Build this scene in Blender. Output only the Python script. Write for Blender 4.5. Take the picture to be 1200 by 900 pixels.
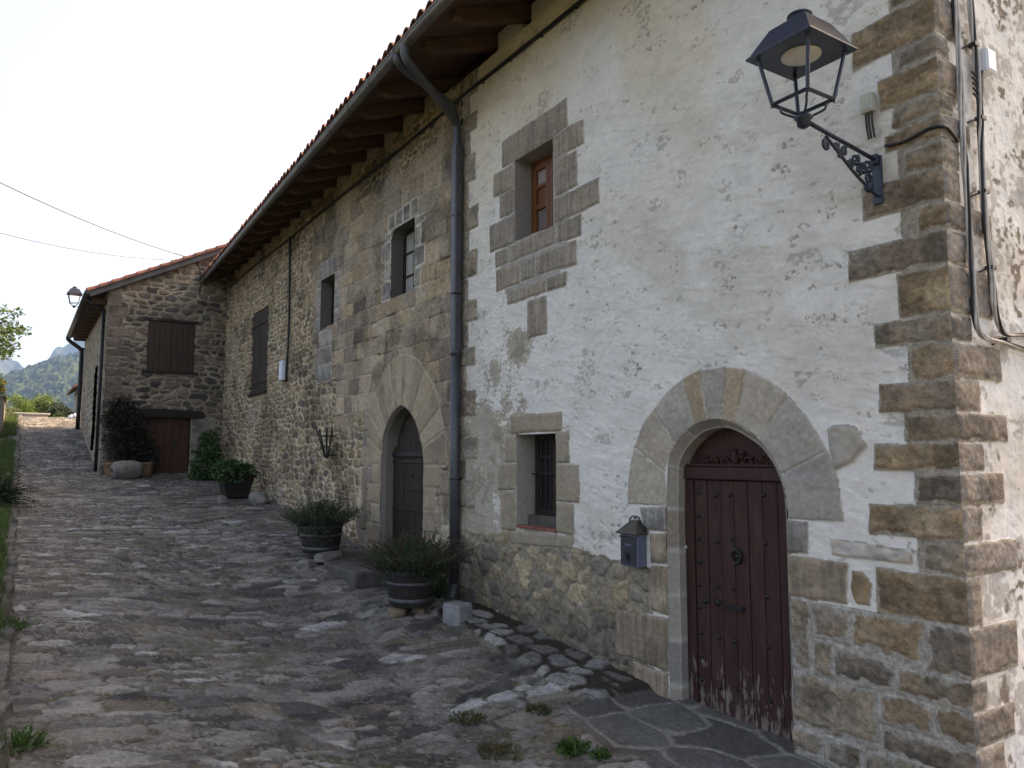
import bpy, math, random
import numpy as np
from math import sin, cos, pi, radians, atan, sqrt
from mathutils import Matrix, Vector
random.seed(7)
RNG = np.random.default_rng(11)
for o in list(bpy.data.objects): bpy.data.objects.remove(o)
SC = bpy.context.scene
COL = SC.collection

# ------------------------------------------------------------------ camera, sky, sun, exposure
FPX = 895.0
TH = atan(87 / FPX)
cam_data = bpy.data.cameras.new('camera')
cam_data.sensor_width = 36
cam_data.lens = FPX / 1200 * 36
cam_data.clip_start = 0.05
cam_data.clip_end = 12000
cam = bpy.data.objects.new('camera', cam_data)
COL.objects.link(cam)
cam.rotation_euler = (pi / 2 + TH, 0, 0)
SC.camera = cam

SUN_EL, SUN_AZ = radians(43), math.atan2(0.84, 0.54)        # azimuth clockwise from +Y; the sun stands behind the houses
world = bpy.data.worlds.new('World')
SC.world = world
world.use_nodes = True
wn = world.node_tree
sky = wn.nodes.new('ShaderNodeTexSky')
sky.sky_type = 'NISHITA'
sky.sun_disc = False
sky.sun_elevation = SUN_EL
sky.sun_rotation = SUN_AZ
sky.altitude = 600
sky.air_density = 1.0
sky.dust_density = 7.0
sky.ozone_density = 1.0
bg = wn.nodes['Background']
bg.inputs['Strength'].default_value = 0.12
wn.links.new(sky.outputs['Color'], bg.inputs['Color'])
sun_data = bpy.data.lights.new('sun', 'SUN')
sun_data.energy = 2.6
sun_data.angle = radians(0.6)
sun_data.color = (1.0, 0.94, 0.84)
sun = bpy.data.objects.new('sun', sun_data)
COL.objects.link(sun)
sdir = Vector((sin(SUN_AZ) * cos(SUN_EL), cos(SUN_AZ) * cos(SUN_EL), sin(SUN_EL)))
sun.rotation_euler = sdir.to_track_quat('Z', 'Y').to_euler()
sun.location = (0, 0, 30)
SC.view_settings.view_transform = 'Standard'
SC.view_settings.look = 'None'
SC.view_settings.gamma = 1
SC.view_settings.use_curve_mapping = False
SC.view_settings.exposure = 2.2
SC.view_settings.use_white_balance = True
SC.view_settings.white_balance_temperature = 9700
SC.view_settings.white_balance_tint = 17

# ------------------------------------------------------------------ frame of the street: t along the facades, o out from them, z up
_d = np.array([-580, FPX / cos(TH), 0.0]); DV = _d / np.linalg.norm(_d)
NV = np.array([-DV[1], DV[0], 0.0])
C0 = np.array([(1123.5 - 600) / (FPX / cos(TH)) * 4.4, 4.4, 0.0])
ROT = math.atan2(DV[1], DV[0])
def ray(px, py):
    v = 450 - py
    return np.array([px - 600, FPX * cos(TH) - v * sin(TH), FPX * sin(TH) + v * cos(TH)])
def W(px, py, o=0.0):
    r = ray(px, py); P0 = C0 + NV * o
    q = r * ((P0 @ NV) / (r @ NV)) - C0
    return (float(q @ DV), float(q[2]))
def G(px, py, t=0.0):
    r = ray(px, py); P0 = C0 + DV * t
    q = r * ((P0 @ DV) / (r @ DV)) - C0
    return (float(q @ NV), float(q[2]))
def ZP(px, py, z):
    r = ray(px, py); q = r * (z / r[2]) - C0
    return (float(q @ DV), float(q @ NV))
def DP(px, py, depth):
    r = ray(px, py); P = r * (depth / r[1]); q = P - C0
    return (float(q @ DV), float(q @ NV), float(q[2]))
def world_pt(t, o, z):
    P = C0 + DV * t + NV * o
    return Vector((P[0], P[1], z))

# ------------------------------------------------------------------ numpy noise
def _h(ix, iy, seed):
    ix = ix.astype(np.int64).astype(np.uint32); iy = iy.astype(np.int64).astype(np.uint32)
    h = ix * np.uint32(374761393) + iy * np.uint32(668265263) + np.uint32((seed * 2246822519) & 0xffffffff)
    h = (h ^ (h >> np.uint32(13))) * np.uint32(1274126177)
    h = (h ^ (h >> np.uint32(16))) * np.uint32(2246822519)
    h = h ^ (h >> np.uint32(15))
    return h.astype(np.float64) / 4294967295.0
def vnoise(x, y, seed=0):
    ix = np.floor(x); iy = np.floor(y); fx = x - ix; fy = y - iy
    fx = fx * fx * fx * (fx * (fx * 6 - 15) + 10); fy = fy * fy * fy * (fy * (fy * 6 - 15) + 10)
    a = _h(ix, iy, seed); b = _h(ix + 1, iy, seed); c = _h(ix, iy + 1, seed); d = _h(ix + 1, iy + 1, seed)
    return (a * (1 - fx) + b * fx) * (1 - fy) + (c * (1 - fx) + d * fx) * fy
def fbm(x, y, seed=0, octs=4, gain=0.5):
    s = 0; a = 1; tot = 0
    for k in range(octs):
        s = s + a * vnoise(x * (2.03 ** k) + 17.3 * k, y * (2.03 ** k) - 9.1 * k, seed + k)
        tot += a; a *= gain
    return s / tot
def sst(a, b, x):
    t = np.clip((x - a) / (b - a), 0, 1)
    return t * t * (3 - 2 * t)
def lerp3(c0, c1, m): return c0 * (1 - m[..., None]) + c1 * m[..., None]
def poly_sd(poly, U, V):
    """signed distance (positive inside) and nearest boundary point"""
    P = np.array(poly, float); best = np.full(U.shape, 1e9); inside = np.zeros(U.shape, bool)
    nx = np.zeros(U.shape); ny = np.zeros(U.shape)
    for i in range(len(P)):
        a = P[i]; b = P[(i + 1) % len(P)]
        e = b - a; L = e @ e + 1e-12
        k = np.clip(((U - a[0]) * e[0] + (V - a[1]) * e[1]) / L, 0, 1)
        qx = a[0] + k * e[0]; qy = a[1] + k * e[1]
        dd = np.hypot(U - qx, V - qy); m = dd < best
        best = np.where(m, dd, best); nx = np.where(m, qx, nx); ny = np.where(m, qy, ny)
        cond = (a[1] > V) != (b[1] > V)
        with np.errstate(divide='ignore', invalid='ignore'):
            xi = (b[0] - a[0]) * (V - a[1]) / (b[1] - a[1] + 1e-15) + a[0]
        inside ^= cond & (U < xi)
    return np.where(inside, best, -best), nx, ny
def rubble(U, V, cw, ch, seed, warp=0.35, p=3.0, jit=0.34, wt=0.25):
    U = U + (fbm(U / cw * .7, V / ch * .7, seed + 50, 2) - .5) * cw * warp
    V = V + (fbm(U / cw * .55, V / ch * .55, seed + 60, 2) - .5) * ch * warp * 1.6
    r0 = np.floor(V / ch)
    F1 = np.full(U.shape, 9.); F2 = np.full(U.shape, 9.); ID = np.zeros(U.shape)
    for dr in (-1, 0, 1):
        r = r0 + dr
        off = (np.mod(r, 2)) * .5 + _h(r, r * 0 + 3, seed) * .5
        c0 = np.floor(U / cw - off)
        for dc in (-1, 0, 1, 2):
            c = c0 + dc
            hx = _h(c, r, seed + 1); hy = _h(c, r, seed + 2); hw = _h(c, r, seed + 3)
            cx = (c + off + .5 + (hx - .5) * 2 * jit) * cw; cy = (r + .5 + (hy - .5) * jit) * ch
            w = 1 + (hw - .5) * 2 * wt
            D = ((np.abs(U - cx) / cw) ** p + (np.abs(V - cy) / ch) ** p) ** (1 / p) * w
            m = D < F1
            F2 = np.where(m, F1, np.minimum(F2, D)); ID = np.where(m, _h(c, r, seed + 9), ID); F1 = np.where(m, D, F1)
    return ID, (F2 - F1) * ch * .5
def ashlar(U, V, seed, hr=(.2, .36), wr=(.22, .6)):
    rg = np.random.default_rng(seed)
    U = U + (fbm(U * 2, V * 2, seed, 2) - .5) * .05; V = V + (fbm(U * .9, V * 1.5, seed + 7, 3) - .5) * .09
    zb = [V.min() - .3]
    while zb[-1] < V.max() + .3: zb.append(zb[-1] + rg.uniform(*hr))
    zb = np.array(zb); row = np.clip(np.searchsorted(zb, V) - 1, 0, len(zb) - 2)
    ID = np.zeros(U.shape); E = np.zeros(U.shape)
    for r in range(len(zb) - 1):
        m = row == r
        if not m.any(): continue
        xb = [U.min() - rg.uniform(.1, .5)]
        while xb[-1] < U.max() + .5: xb.append(xb[-1] + rg.uniform(*wr))
        xb = np.array(xb); u = U[m]; v = V[m]
        k = np.clip(np.searchsorted(xb, u) - 1, 0, len(xb) - 2)
        E[m] = np.minimum(np.minimum(u - xb[k], xb[k + 1] - u), np.minimum(v - zb[r], zb[r + 1] - v))
        ID[m] = _h(k.astype(float), np.full(k.shape, float(r)), seed + 5)
    return ID, E
def palette(ID, cols, seed=0):
    cols = np.array(cols, float); n = len(cols)
    k = np.mod(ID * 7919.13 + seed * .37, 1.0) * (n - 1e-6); i = k.astype(int)
    j = np.mod(ID * 3571.7, 1.0)
    return cols[i] * (.82 + .36 * j)[..., None]

# ------------------------------------------------------------------ objects
def tag(o, label=None, cat=None, group=None, kind=None):
    if label: o['label'] = label
    if cat: o['category'] = cat
    if group: o['group'] = group
    if kind: o['kind'] = kind
    return o
def thing(name, label, cat, t=0, o=0, z=0, group=None, rz=0):
    e = bpy.data.objects.new(name, None); COL.objects.link(e)
    e.empty_display_size = .2
    e.location = world_pt(t, o, z); e.rotation_euler = (0, 0, ROT + rz)
    return tag(e, label, cat, group)
def link_mesh(name, me, mat, parent=None):
    ob = bpy.data.objects.new(name, me); COL.objects.link(ob)
    if isinstance(mat, (list, tuple)):
        for m in mat: me.materials.append(m)
    else: me.materials.append(mat)
    if parent is not None: ob.parent = parent
    return ob
def np_mesh(name, verts, quads, cols=None, smooth=True):
    me = bpy.data.meshes.new(name)
    nv = len(verts); k = quads.shape[1]; nq = len(quads)
    me.vertices.add(nv); me.vertices.foreach_set('co', np.ascontiguousarray(verts, np.float32).ravel())
    me.loops.add(nq * k); me.loops.foreach_set('vertex_index', np.ascontiguousarray(quads, np.int32).ravel())
    me.polygons.add(nq)
    me.polygons.foreach_set('loop_start', np.arange(0, nq * k, k, dtype=np.int32))
    me.polygons.foreach_set('loop_total', np.full(nq, k, np.int32))
    me.polygons.foreach_set('use_smooth', np.full(nq, smooth, bool))
    me.update(calc_edges=True); me.validate()
    if cols is not None:
        a = me.color_attributes.new('Col', 'FLOAT_COLOR', 'POINT')
        rgba = np.ones((nv, 4), np.float32); rgba[:, :3] = np.clip(cols, 0, 1)
        a.data.foreach_set('color', rgba.ravel())
    return me
def hf_mesh(us, vs, mapf, H, C, part, spec, voids=(), snap=0.01):
    """heightfield; faces split by part id into separate meshes. spec: {id:(name,mat,parent)}"""
    U, V = np.meshgrid(us, vs, indexing='ij'); keep = np.ones((len(us) - 1, len(vs) - 1), bool)
    Uo, Vo = U.copy(), V.copy()
    for poly in voids:
        P = np.array(poly); m = .05
        i0, i1 = np.searchsorted(us, [P[:, 0].min() - m, P[:, 0].max() + m]); j0, j1 = np.searchsorted(vs, [P[:, 1].min() - m, P[:, 1].max() + m])
        sl = (slice(i0, i1), slice(j0, j1))
        sd, nx, ny = poly_sd(poly, U[sl], V[sl])
        near = np.abs(sd) < snap
        Uo[sl] = np.where(near, nx, Uo[sl]); Vo[sl] = np.where(near, ny, Vo[sl])
        sd2 = np.where(near, 0, sd)
        cs = (sd2[:-1, :-1] + sd2[1:, :-1] + sd2[:-1, 1:] + sd2[1:, 1:]) / 4
        allz = (near[:-1, :-1] & near[1:, :-1] & near[:-1, 1:] & near[1:, 1:])
        csr = (sd[:-1, :-1] + sd[1:, :-1] + sd[:-1, 1:] + sd[1:, 1:]) / 4
        keep[i0:i1 - 1, j0:j1 - 1] &= ~((cs > 1e-5) | (allz & (csr > 0)))
    X = np.stack(mapf(Uo, Vo, H), -1).reshape(-1, 3); Cf = C.reshape(-1, 3)
    nvv = len(vs)
    I, J = np.meshgrid(np.arange(len(us) - 1), np.arange(nvv - 1), indexing='ij')
    base = I * nvv + J
    quads = np.stack([base, base + nvv, base + nvv + 1, base + 1], -1)
    pf = part[:-1, :-1]
    out = {}
    for pid, (name, mat, parent) in spec.items():
        m = keep & (pf == pid)
        if not m.any(): continue
        q = quads[m]
        used, inv = np.unique(q.ravel(), return_inverse=True)
        me = np_mesh(name, X[used], inv.reshape(-1, 4), Cf[used])
        out[pid] = link_mesh(name, me, mat, parent)
    return out

class MB:
    def __init__(s): s.v = []; s.f = []
    def add(s, vs, fs):
        b = len(s.v); s.v += [tuple(map(float, v)) for v in vs]; s.f += [tuple(i + b for i in f) for f in fs]; return s
    def box(s, x0, x1, y0, y1, z0, z1):
        return s.add([(x0, y0, z0), (x1, y0, z0), (x1, y1, z0), (x0, y1, z0), (x0, y0, z1), (x1, y0, z1), (x1, y1, z1), (x0, y1, z1)],
                     [(0, 3, 2, 1), (4, 5, 6, 7), (0, 1, 5, 4), (1, 2, 6, 5), (2, 3, 7, 6), (3, 0, 4, 7)])
    def prism(s, poly, a0, a1, axis='y'):
        """poly in the two other axes (in order); extruded along axis"""
        n = len(poly); vs = []
        for a in (a0, a1):
            for p, q in poly:
                vs.append({'y': (p, a, q), 'x': (a, p, q), 'z': (p, q, a)}[axis])
        fs = [tuple(range(n)), tuple(range(2 * n - 1, n - 1, -1))] + [(i, i + n, (i + 1) % n + n, (i + 1) % n) for i in range(n)]
        return s.add(vs, fs)
    def tube(s, pts, r, n=8, caps=True):
        pts = [Vector(p) for p in pts]; rs = r if isinstance(r, (list, tuple)) else [r] * len(pts)
        vs = []; prev = None
        for i, p in enumerate(pts):
            t = (pts[min(i + 1, len(pts) - 1)] - pts[max(i - 1, 0)])
            t = t.normalized() if t.length > 1e-9 else Vector((0, 0, 1))
            if prev is None:
                a = t.cross(Vector((0, 0, 1)))
                if a.length < .05: a = t.cross(Vector((0, 1, 0)))
            else: a = prev - t * prev.dot(t)
            a.normalize(); prev = a; b = t.cross(a)
            for k in range(n):
                w = 2 * pi * k / n; vs.append(p + (a * cos(w) + b * sin(w)) * rs[i])
        fs = []
        for i in range(len(pts) - 1):
            for k in range(n): fs.append((i * n + k, i * n + (k + 1) % n, (i + 1) * n + (k + 1) % n, (i + 1) * n + k))
        if caps: fs += [tuple(range(n - 1, -1, -1)), tuple(range((len(pts) - 1) * n, len(pts) * n))]
        return s.add(vs, fs)
    def lathe(s, prof, c=(0, 0), n=24, sx=1, sy=1, rot=0):
        vs = []
        for r, z in prof:
            for k in range(n):
                w = 2 * pi * k / n + rot; vs.append((c[0] + r * cos(w) * sx, c[1] + r * sin(w) * sy, z))
        fs = [(i * n + k, i * n + (k + 1) % n, (i + 1) * n + (k + 1) % n, (i + 1) * n + k) for i in range(len(prof) - 1) for k in range(n)]
        fs += [tuple(range(n - 1, -1, -1)), tuple(range((len(prof) - 1) * n, len(prof) * n))]
        return s.add(vs, fs)
    def build(s, name, mat, parent=None, bevel=0, smooth=False, sub=0):
        me = bpy.data.meshes.new(name); me.from_pydata(s.v, [], s.f); me.update()
        ob = link_mesh(name, me, mat, parent)
        if smooth: me.polygons.foreach_set('use_smooth', [True] * len(me.polygons))
        if bevel:
            b = ob.modifiers.new('bevel', 'BEVEL'); b.width = bevel; b.segments = 2; b.limit_method = 'ANGLE'; b.angle_limit = radians(40)
        if sub:
            b = ob.modifiers.new('sub', 'SUBSURF'); b.levels = sub; b.render_levels = sub
        return ob

# ------------------------------------------------------------------ materials
def new_mat(name):
    m = bpy.data.materials.new(name); m.use_nodes = True
    nt = m.node_tree; return m, nt, nt.nodes['Principled BSDF']
def N(nt, typ, **kw):
    n = nt.nodes.new(typ)
    for k, v in kw.items():
        if k in n.inputs.keys(): n.inputs[k].default_value = v
        else: setattr(n, k, v)
    return n
def mixc(nt, a, b, fac, mode='MIX'):
    n = nt.nodes.new('ShaderNodeMix'); n.data_type = 'RGBA'; n.blend_type = mode
    for sock, val in ((6, a), (7, b), (0, fac)):
        if hasattr(val, 'is_linked') or hasattr(val, 'links'): nt.links.new(val, n.inputs[sock])
        else: n.inputs[sock].default_value = (*val, 1) if isinstance(val, tuple) and len(val) == 3 else val
    return n.outputs[2]
def ramp(nt, fac, stops):
    r = nt.nodes.new('ShaderNodeValToRGB'); nt.links.new(fac, r.inputs[0])
    el = r.color_ramp.elements
    while len(el) < len(stops): el.new(.5)
    for e, (p, c) in zip(el, stops): e.position = p; e.color = (c, c, c, 1) if not isinstance(c, tuple) else (*c, 1)
    return r.outputs[0]
def coords(nt, scale=(1, 1, 1)):
    tc = nt.nodes.new('ShaderNodeTexCoord'); mp = nt.nodes.new('ShaderNodeMapping')
    nt.links.new(tc.outputs['Object'], mp.inputs[0]); mp.inputs['Scale'].default_value = scale
    return mp.outputs[0]
def noise(nt, vec, scale, detail=5, rough=.6):
    n = N(nt, 'ShaderNodeTexNoise', Scale=scale, Detail=detail, Roughness=rough); nt.links.new(vec, n.inputs['Vector'])
    return n.outputs['Fac']
def bump(nt, bsdf, hs, prev=None):
    for fac, st, dist in hs:
        b = N(nt, 'ShaderNodeBump', Strength=st, Distance=dist); nt.links.new(fac, b.inputs['Height'])
        if prev is not None: nt.links.new(prev, b.inputs['Normal'])
        prev = b.outputs[0]
    nt.links.new(prev, bsdf.inputs['Normal'])
def attr_mat(name, s1=25, s2=120, lo=.72, hi=1.25, b1=(.5, .012), b2=(.4, .004), rough=.92, spec=.2, pit_shade=0.):
    m, nt, bs = new_mat(name)
    at = N(nt, 'ShaderNodeAttribute', attribute_name='Col'); v = coords(nt)
    n1 = noise(nt, v, s1, 7, .7); n2 = noise(nt, v, s2, 4, .75)
    k = ramp(nt, n1, [(.30, lo), (.70, hi)]); k2 = ramp(nt, n2, [(.34, lo * .6 + .4), (.66, hi * .6 + .4)])
    c = mixc(nt, at.outputs['Color'], k, 1.0, 'MULTIPLY'); c = mixc(nt, c, k2, 1.0, 'MULTIPLY')  # hollows of the bump also darkened in the colour, as their shade
    if pit_shade:                                        # dark spots in the colour alone, standing in for shaded pits
        n3 = noise(nt, v, s1 * 1.7, 5, .8); c = mixc(nt, c, (.04, .034, .028), ramp(nt, n3, [(.62, 0.), (.70, pit_shade)]))
    nt.links.new(c, bs.inputs['Base Color'])
    bs.inputs['Roughness'].default_value = rough; bs.inputs['Specular IOR Level'].default_value = spec
    bump(nt, bs, [(n1, *b1), (n2, *b2)])
    return m
def plain(name, c, rough=.6, metal=0., var=.25, scale=8, bs_=(.15, .003), spec=.4, stretch=(1, 1, 1), c2=None):
    m, nt, bs = new_mat(name); v = coords(nt, stretch)
    n1 = noise(nt, v, scale, 6, .65); n2 = noise(nt, v, scale * 7, 3)
    if c2 is None: c2 = tuple(x * (1 - var) for x in c)
    c_hi = tuple(min(1, x * (1 + var * .6)) for x in c)
    col = mixc(nt, c2, c_hi, ramp(nt, n1, [(.32, 0.), (.68, 1.)])); nt.links.new(col, bs.inputs['Base Color'])
    bs.inputs['Roughness'].default_value = rough; bs.inputs['Metallic'].default_value = metal; bs.inputs['Specular IOR Level'].default_value = spec
    bump(nt, bs, [(n1, bs_[0], bs_[1]), (n2, bs_[0], bs_[1] * .4)])
    return m
M = {}
M['masonry'] = attr_mat('masonry', 22, 110, .58, 1.42, (.8, .014), (.6, .005), pit_shade=.5)
M['plaster'] = attr_mat('plaster', 12, 80, .91, 1.07, (.7, .016), (.5, .005))
M['cutstone'] = attr_mat('cut stone', 34, 150, .78, 1.22, (.5, .006), (.5, .003), pit_shade=.25)
M['street'] = attr_mat('street stone', 30, 130, .58, 1.42, (.8, .012), (.7, .005), rough=.85, spec=.3, pit_shade=.4)
M['earth'] = attr_mat('earth', 3, 20, .7, 1.2, (.6, .05), (.5, .02))
def wood_mat(name, c1, c2, grain=(28, 28, 1.2), rough=.7, peel=None, sc=1.6):
    m, nt, bs = new_mat(name); v = coords(nt, grain); vv = coords(nt)
    g = noise(nt, v, sc, 6, .65); g2 = noise(nt, v, sc * 3.5, 4, .6)
    col = mixc(nt, c1, c2, ramp(nt, g, [(.3, 0.), (.7, 1.)]))
    if peel:
        fd_ = noise(nt, coords(nt, (5, 5, 1.6)), 1.7, 5, .7); col = mixc(nt, col, (.088, .046, .038), ramp(nt, fd_, [(.52, 0.), (.72, .6)]))
        col = mixc(nt, col, (.013, .008, .007), ramp(nt, g2, [(.58, 0.), (.72, .7)]))
                                                   # paint worn away near the ground: bare grey wood
        z0, z1, pc = peel
        sep = nt.nodes.new('ShaderNodeSeparateXYZ'); nt.links.new(vv, sep.inputs[0])
        mr = N(nt, 'ShaderNodeMapRange'); nt.links.new(sep.outputs['Z'], mr.inputs[0])
        mr.inputs[1].default_value = z0; mr.inputs[2].default_value = z1; mr.inputs[3].default_value = .17; mr.inputs[4].default_value = -.13
        v3 = coords(nt, (9, 9, 2.6)); g3 = noise(nt, v3, 2.2, 7, .72)
        md = N(nt, 'ShaderNodeMath', operation='MULTIPLY_ADD'); nt.links.new(g2, md.inputs[0]); md.inputs[1].default_value = .42; nt.links.new(g3, md.inputs[2])
        ad = N(nt, 'ShaderNodeMath', operation='ADD'); nt.links.new(md.outputs[0], ad.inputs[0]); nt.links.new(mr.outputs[0], ad.inputs[1])
        mk = ramp(nt, ad.outputs[0], [(.835, 0.), (.87, .85)])
        col = mixc(nt, col, pc, mk)
    nt.links.new(col, bs.inputs['Base Color']); bs.inputs['Roughness'].default_value = rough; bs.inputs['Specular IOR Level'].default_value = .3
    bump(nt, bs, [(g, .35, .006), (g2, .3, .003)])
    return m
M['door_wood'] = wood_mat('red brown door wood', (.026, .0105, .009), (.060, .022, .018), peel=(-2.05, -1.15, (.20, .165, .145)))
M['dark_door'] = wood_mat('dark plank wood', (.014, .009, .006), (.040, .025, .016))
M['barn_wood'] = wood_mat('reddish plank wood', (.040, .017, .010), (.095, .040, .024))
M['window_wood'] = wood_mat('varnished window wood', (.10, .030, .010), (.19, .065, .020), rough=.45)
M['old_wood'] = wood_mat('brown eave wood', (.05, .026, .014), (.12, .064, .035), grain=(14, 1.2, 14))
M['eave_board'] = wood_mat('eave boards', (.052, .025, .013), (.12, .06, .032), grain=(22, 1.2, 4))
M['shutter_wood'] = wood_mat('weathered shutter wood', (.028, .017, .012), (.065, .040, .028))
M['grey_shutter'] = wood_mat('grey brown shutter wood', (.024, .017, .013), (.048, .036, .028))
M['lintel_wood'] = wood_mat('dark lintel wood', (.010, .008, .007), (.028, .020, .016), grain=(14, 1.5, 14))
M['barrel_wood'] = wood_mat('barrel staves', (.012, .010, .009), (.035, .028, .024))
M['iron'] = plain('black iron', (.02, .02, .022), .5, .3, .4, 30)
M['lamp_paint'] = plain('blue black lamp paint', (.026, .034, .055), .34, .2, .25, 30)
M['pipe'] = plain('grey painted pipe', (.075, .08, .09), .42, .3, .2, 6)
M['gutter'] = plain('weathered zinc gutter', (.17, .165, .15), .45, .55, .3, 5)
M['mail_blue'] = plain('blue grey mailbox enamel', (.14, .17, .24), .4, .3, .3, 14)
M['mail_dark'] = plain('worn dark mailbox front', (.05, .055, .07), .42, .4, .45, 22)
M['mail_roof'] = plain('rusty mailbox lid', (.085, .07, .055), .6, .3, .45, 18)
M['hoop'] = plain('galvanised hoop', (.085, .088, .095), .5, .5, .4, 14)
M['cable'] = plain('black cable', (.014, .014, .015), .5, 0, .2, 20)
M['cable_grey'] = plain('grey cable', (.45, .43, .41), .6, 0, .35, 9)
M['box_plastic'] = plain('cream plastic box', (.42, .43, .36), .5, 0, .12, 9)
M['box_white'] = plain('white plastic box', (.72, .77, .85), .45, 0, .08, 9)
M['clay'] = plain('terracotta', (.20, .12, .075), .85, 0, .35, 9)
M['tile'] = plain('clay roof tile', (.26, .095, .06), .85, 0, .5, 7, (.4, .01), c2=(.10, .065, .05))
M['tile_red'] = plain('red roof tile', (.19, .075, .056), .85, 0, .45, 4, (.4, .01))
M['fascia'] = plain('grey fascia board', (.085, .082, .085), .7, 0, .25, 4)
M['boulder'] = plain('grey boulder stone', (.185, .172, .158), .95, 0, .4, 7, (.6, .02))
M['block'] = plain('pale cut stone block', (.24, .245, .25), .9, 0, .35, 9, (.6, .02))
M['brownstone'] = plain('brown stone', (.20, .15, .10), .95, 0, .45, 9, (.6, .02))
M['slab'] = plain('dark slab stone', (.085, .078, .07), .9, 0, .45, 6, (.6, .02))
M['brick'] = plain('red sill tile', (.26, .085, .06), .85, 0, .35, 12)
M['soil'] = plain('dark soil', (.02, .016, .012), 1, 0, .4, 30, (.6, .02))
M['black'] = plain('dark interior', (.012, .011, .011), .9, 0, .2, 4)
M['bag'] = plain('white sack plastic', (.75, .78, .82), .5, 0, .1, 6)
M['bark'] = plain('bark', (.07, .055, .04), .95, 0, .4, 14, (.7, .02), stretch=(1, 1, .3))
m, nt, bs = new_mat('lamp diffuser'); bs.inputs['Base Color'].default_value = (.55, .56, .55, 1); bs.inputs['Roughness'].default_value = .25; M['diffuser'] = m
def glass(name, c, rough=.06):
    m, nt, bs = new_mat(name); bs.inputs['Base Color'].default_value = (*c, 1); bs.inputs['Roughness'].default_value = rough
    bs.inputs['Specular IOR Level'].default_value = .6; return m
M['glass_dark'] = glass('dark window glass', (.012, .013, .015))
M['glass_curtain'] = plain('window glass over pale curtain', (.30, .27, .25), .18, 0, .10, 5, (.02, .001), .5)
M['glass_grey'] = plain('dusty window glass', (.16, .14, .135), .22, 0, .25, 5, (.02, .001), .5)
M['curtain'] = plain('pale striped curtain', (.34, .34, .32), .9, 0, .6, 3, (.1, .002), stretch=(24, 1, .4))
def leaf_mat(name, tr=.3):
    m, nt, bs = new_mat(name)
    at = N(nt, 'ShaderNodeAttribute', attribute_name='Col'); nt.links.new(at.outputs['Color'], bs.inputs['Base Color'])
    bs.inputs['Roughness'].default_value = .6; bs.inputs['Specular IOR Level'].default_value = .25
    tl = nt.nodes.new('ShaderNodeBsdfTranslucent'); nt.links.new(at.outputs['Color'], tl.inputs['Color'])
    mx = nt.nodes.new('ShaderNodeMixShader'); mx.inputs[0].default_value = tr
    nt.links.new(bs.outputs[0], mx.inputs[1]); nt.links.new(tl.outputs[0], mx.inputs[2])
    nt.links.new(mx.outputs[0], nt.nodes['Material Output'].inputs['Surface'])
    return m
M['leaf'] = leaf_mat('leaf')

# ------------------------------------------------------------------ heights of the ground
TB = np.array([-40, -8, -2.3, .5, 1.7, 3.0, 5.8, 7.3, 12, 18, 22, 27, 30, 32, 36, 42, 60, 200])
ZB = np.array([-2.6, -2.2, -2.08, -2.02, -1.99, -1.90, -1.67, -1.50, -1.06, -.53, .10, 1.02, 1.46, 1.56, 1.3, .2, -6, -70])
def ground_z(t, o):
    t = np.asarray(t, float); o = np.asarray(o, float)
    z = np.interp(t, TB, ZB)
    # smooth the kinks a little
    z = (z + np.interp(t - .8, TB, ZB) + np.interp(t + .8, TB, ZB)) / 3
    near = 1 - sst(6., 14., t)
    z = z + near * (-.05 * np.exp(-((o - 1.9) / .8) ** 2) + .22 * sst(2.2, 4.6, o) * 1.0)
    return z
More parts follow.
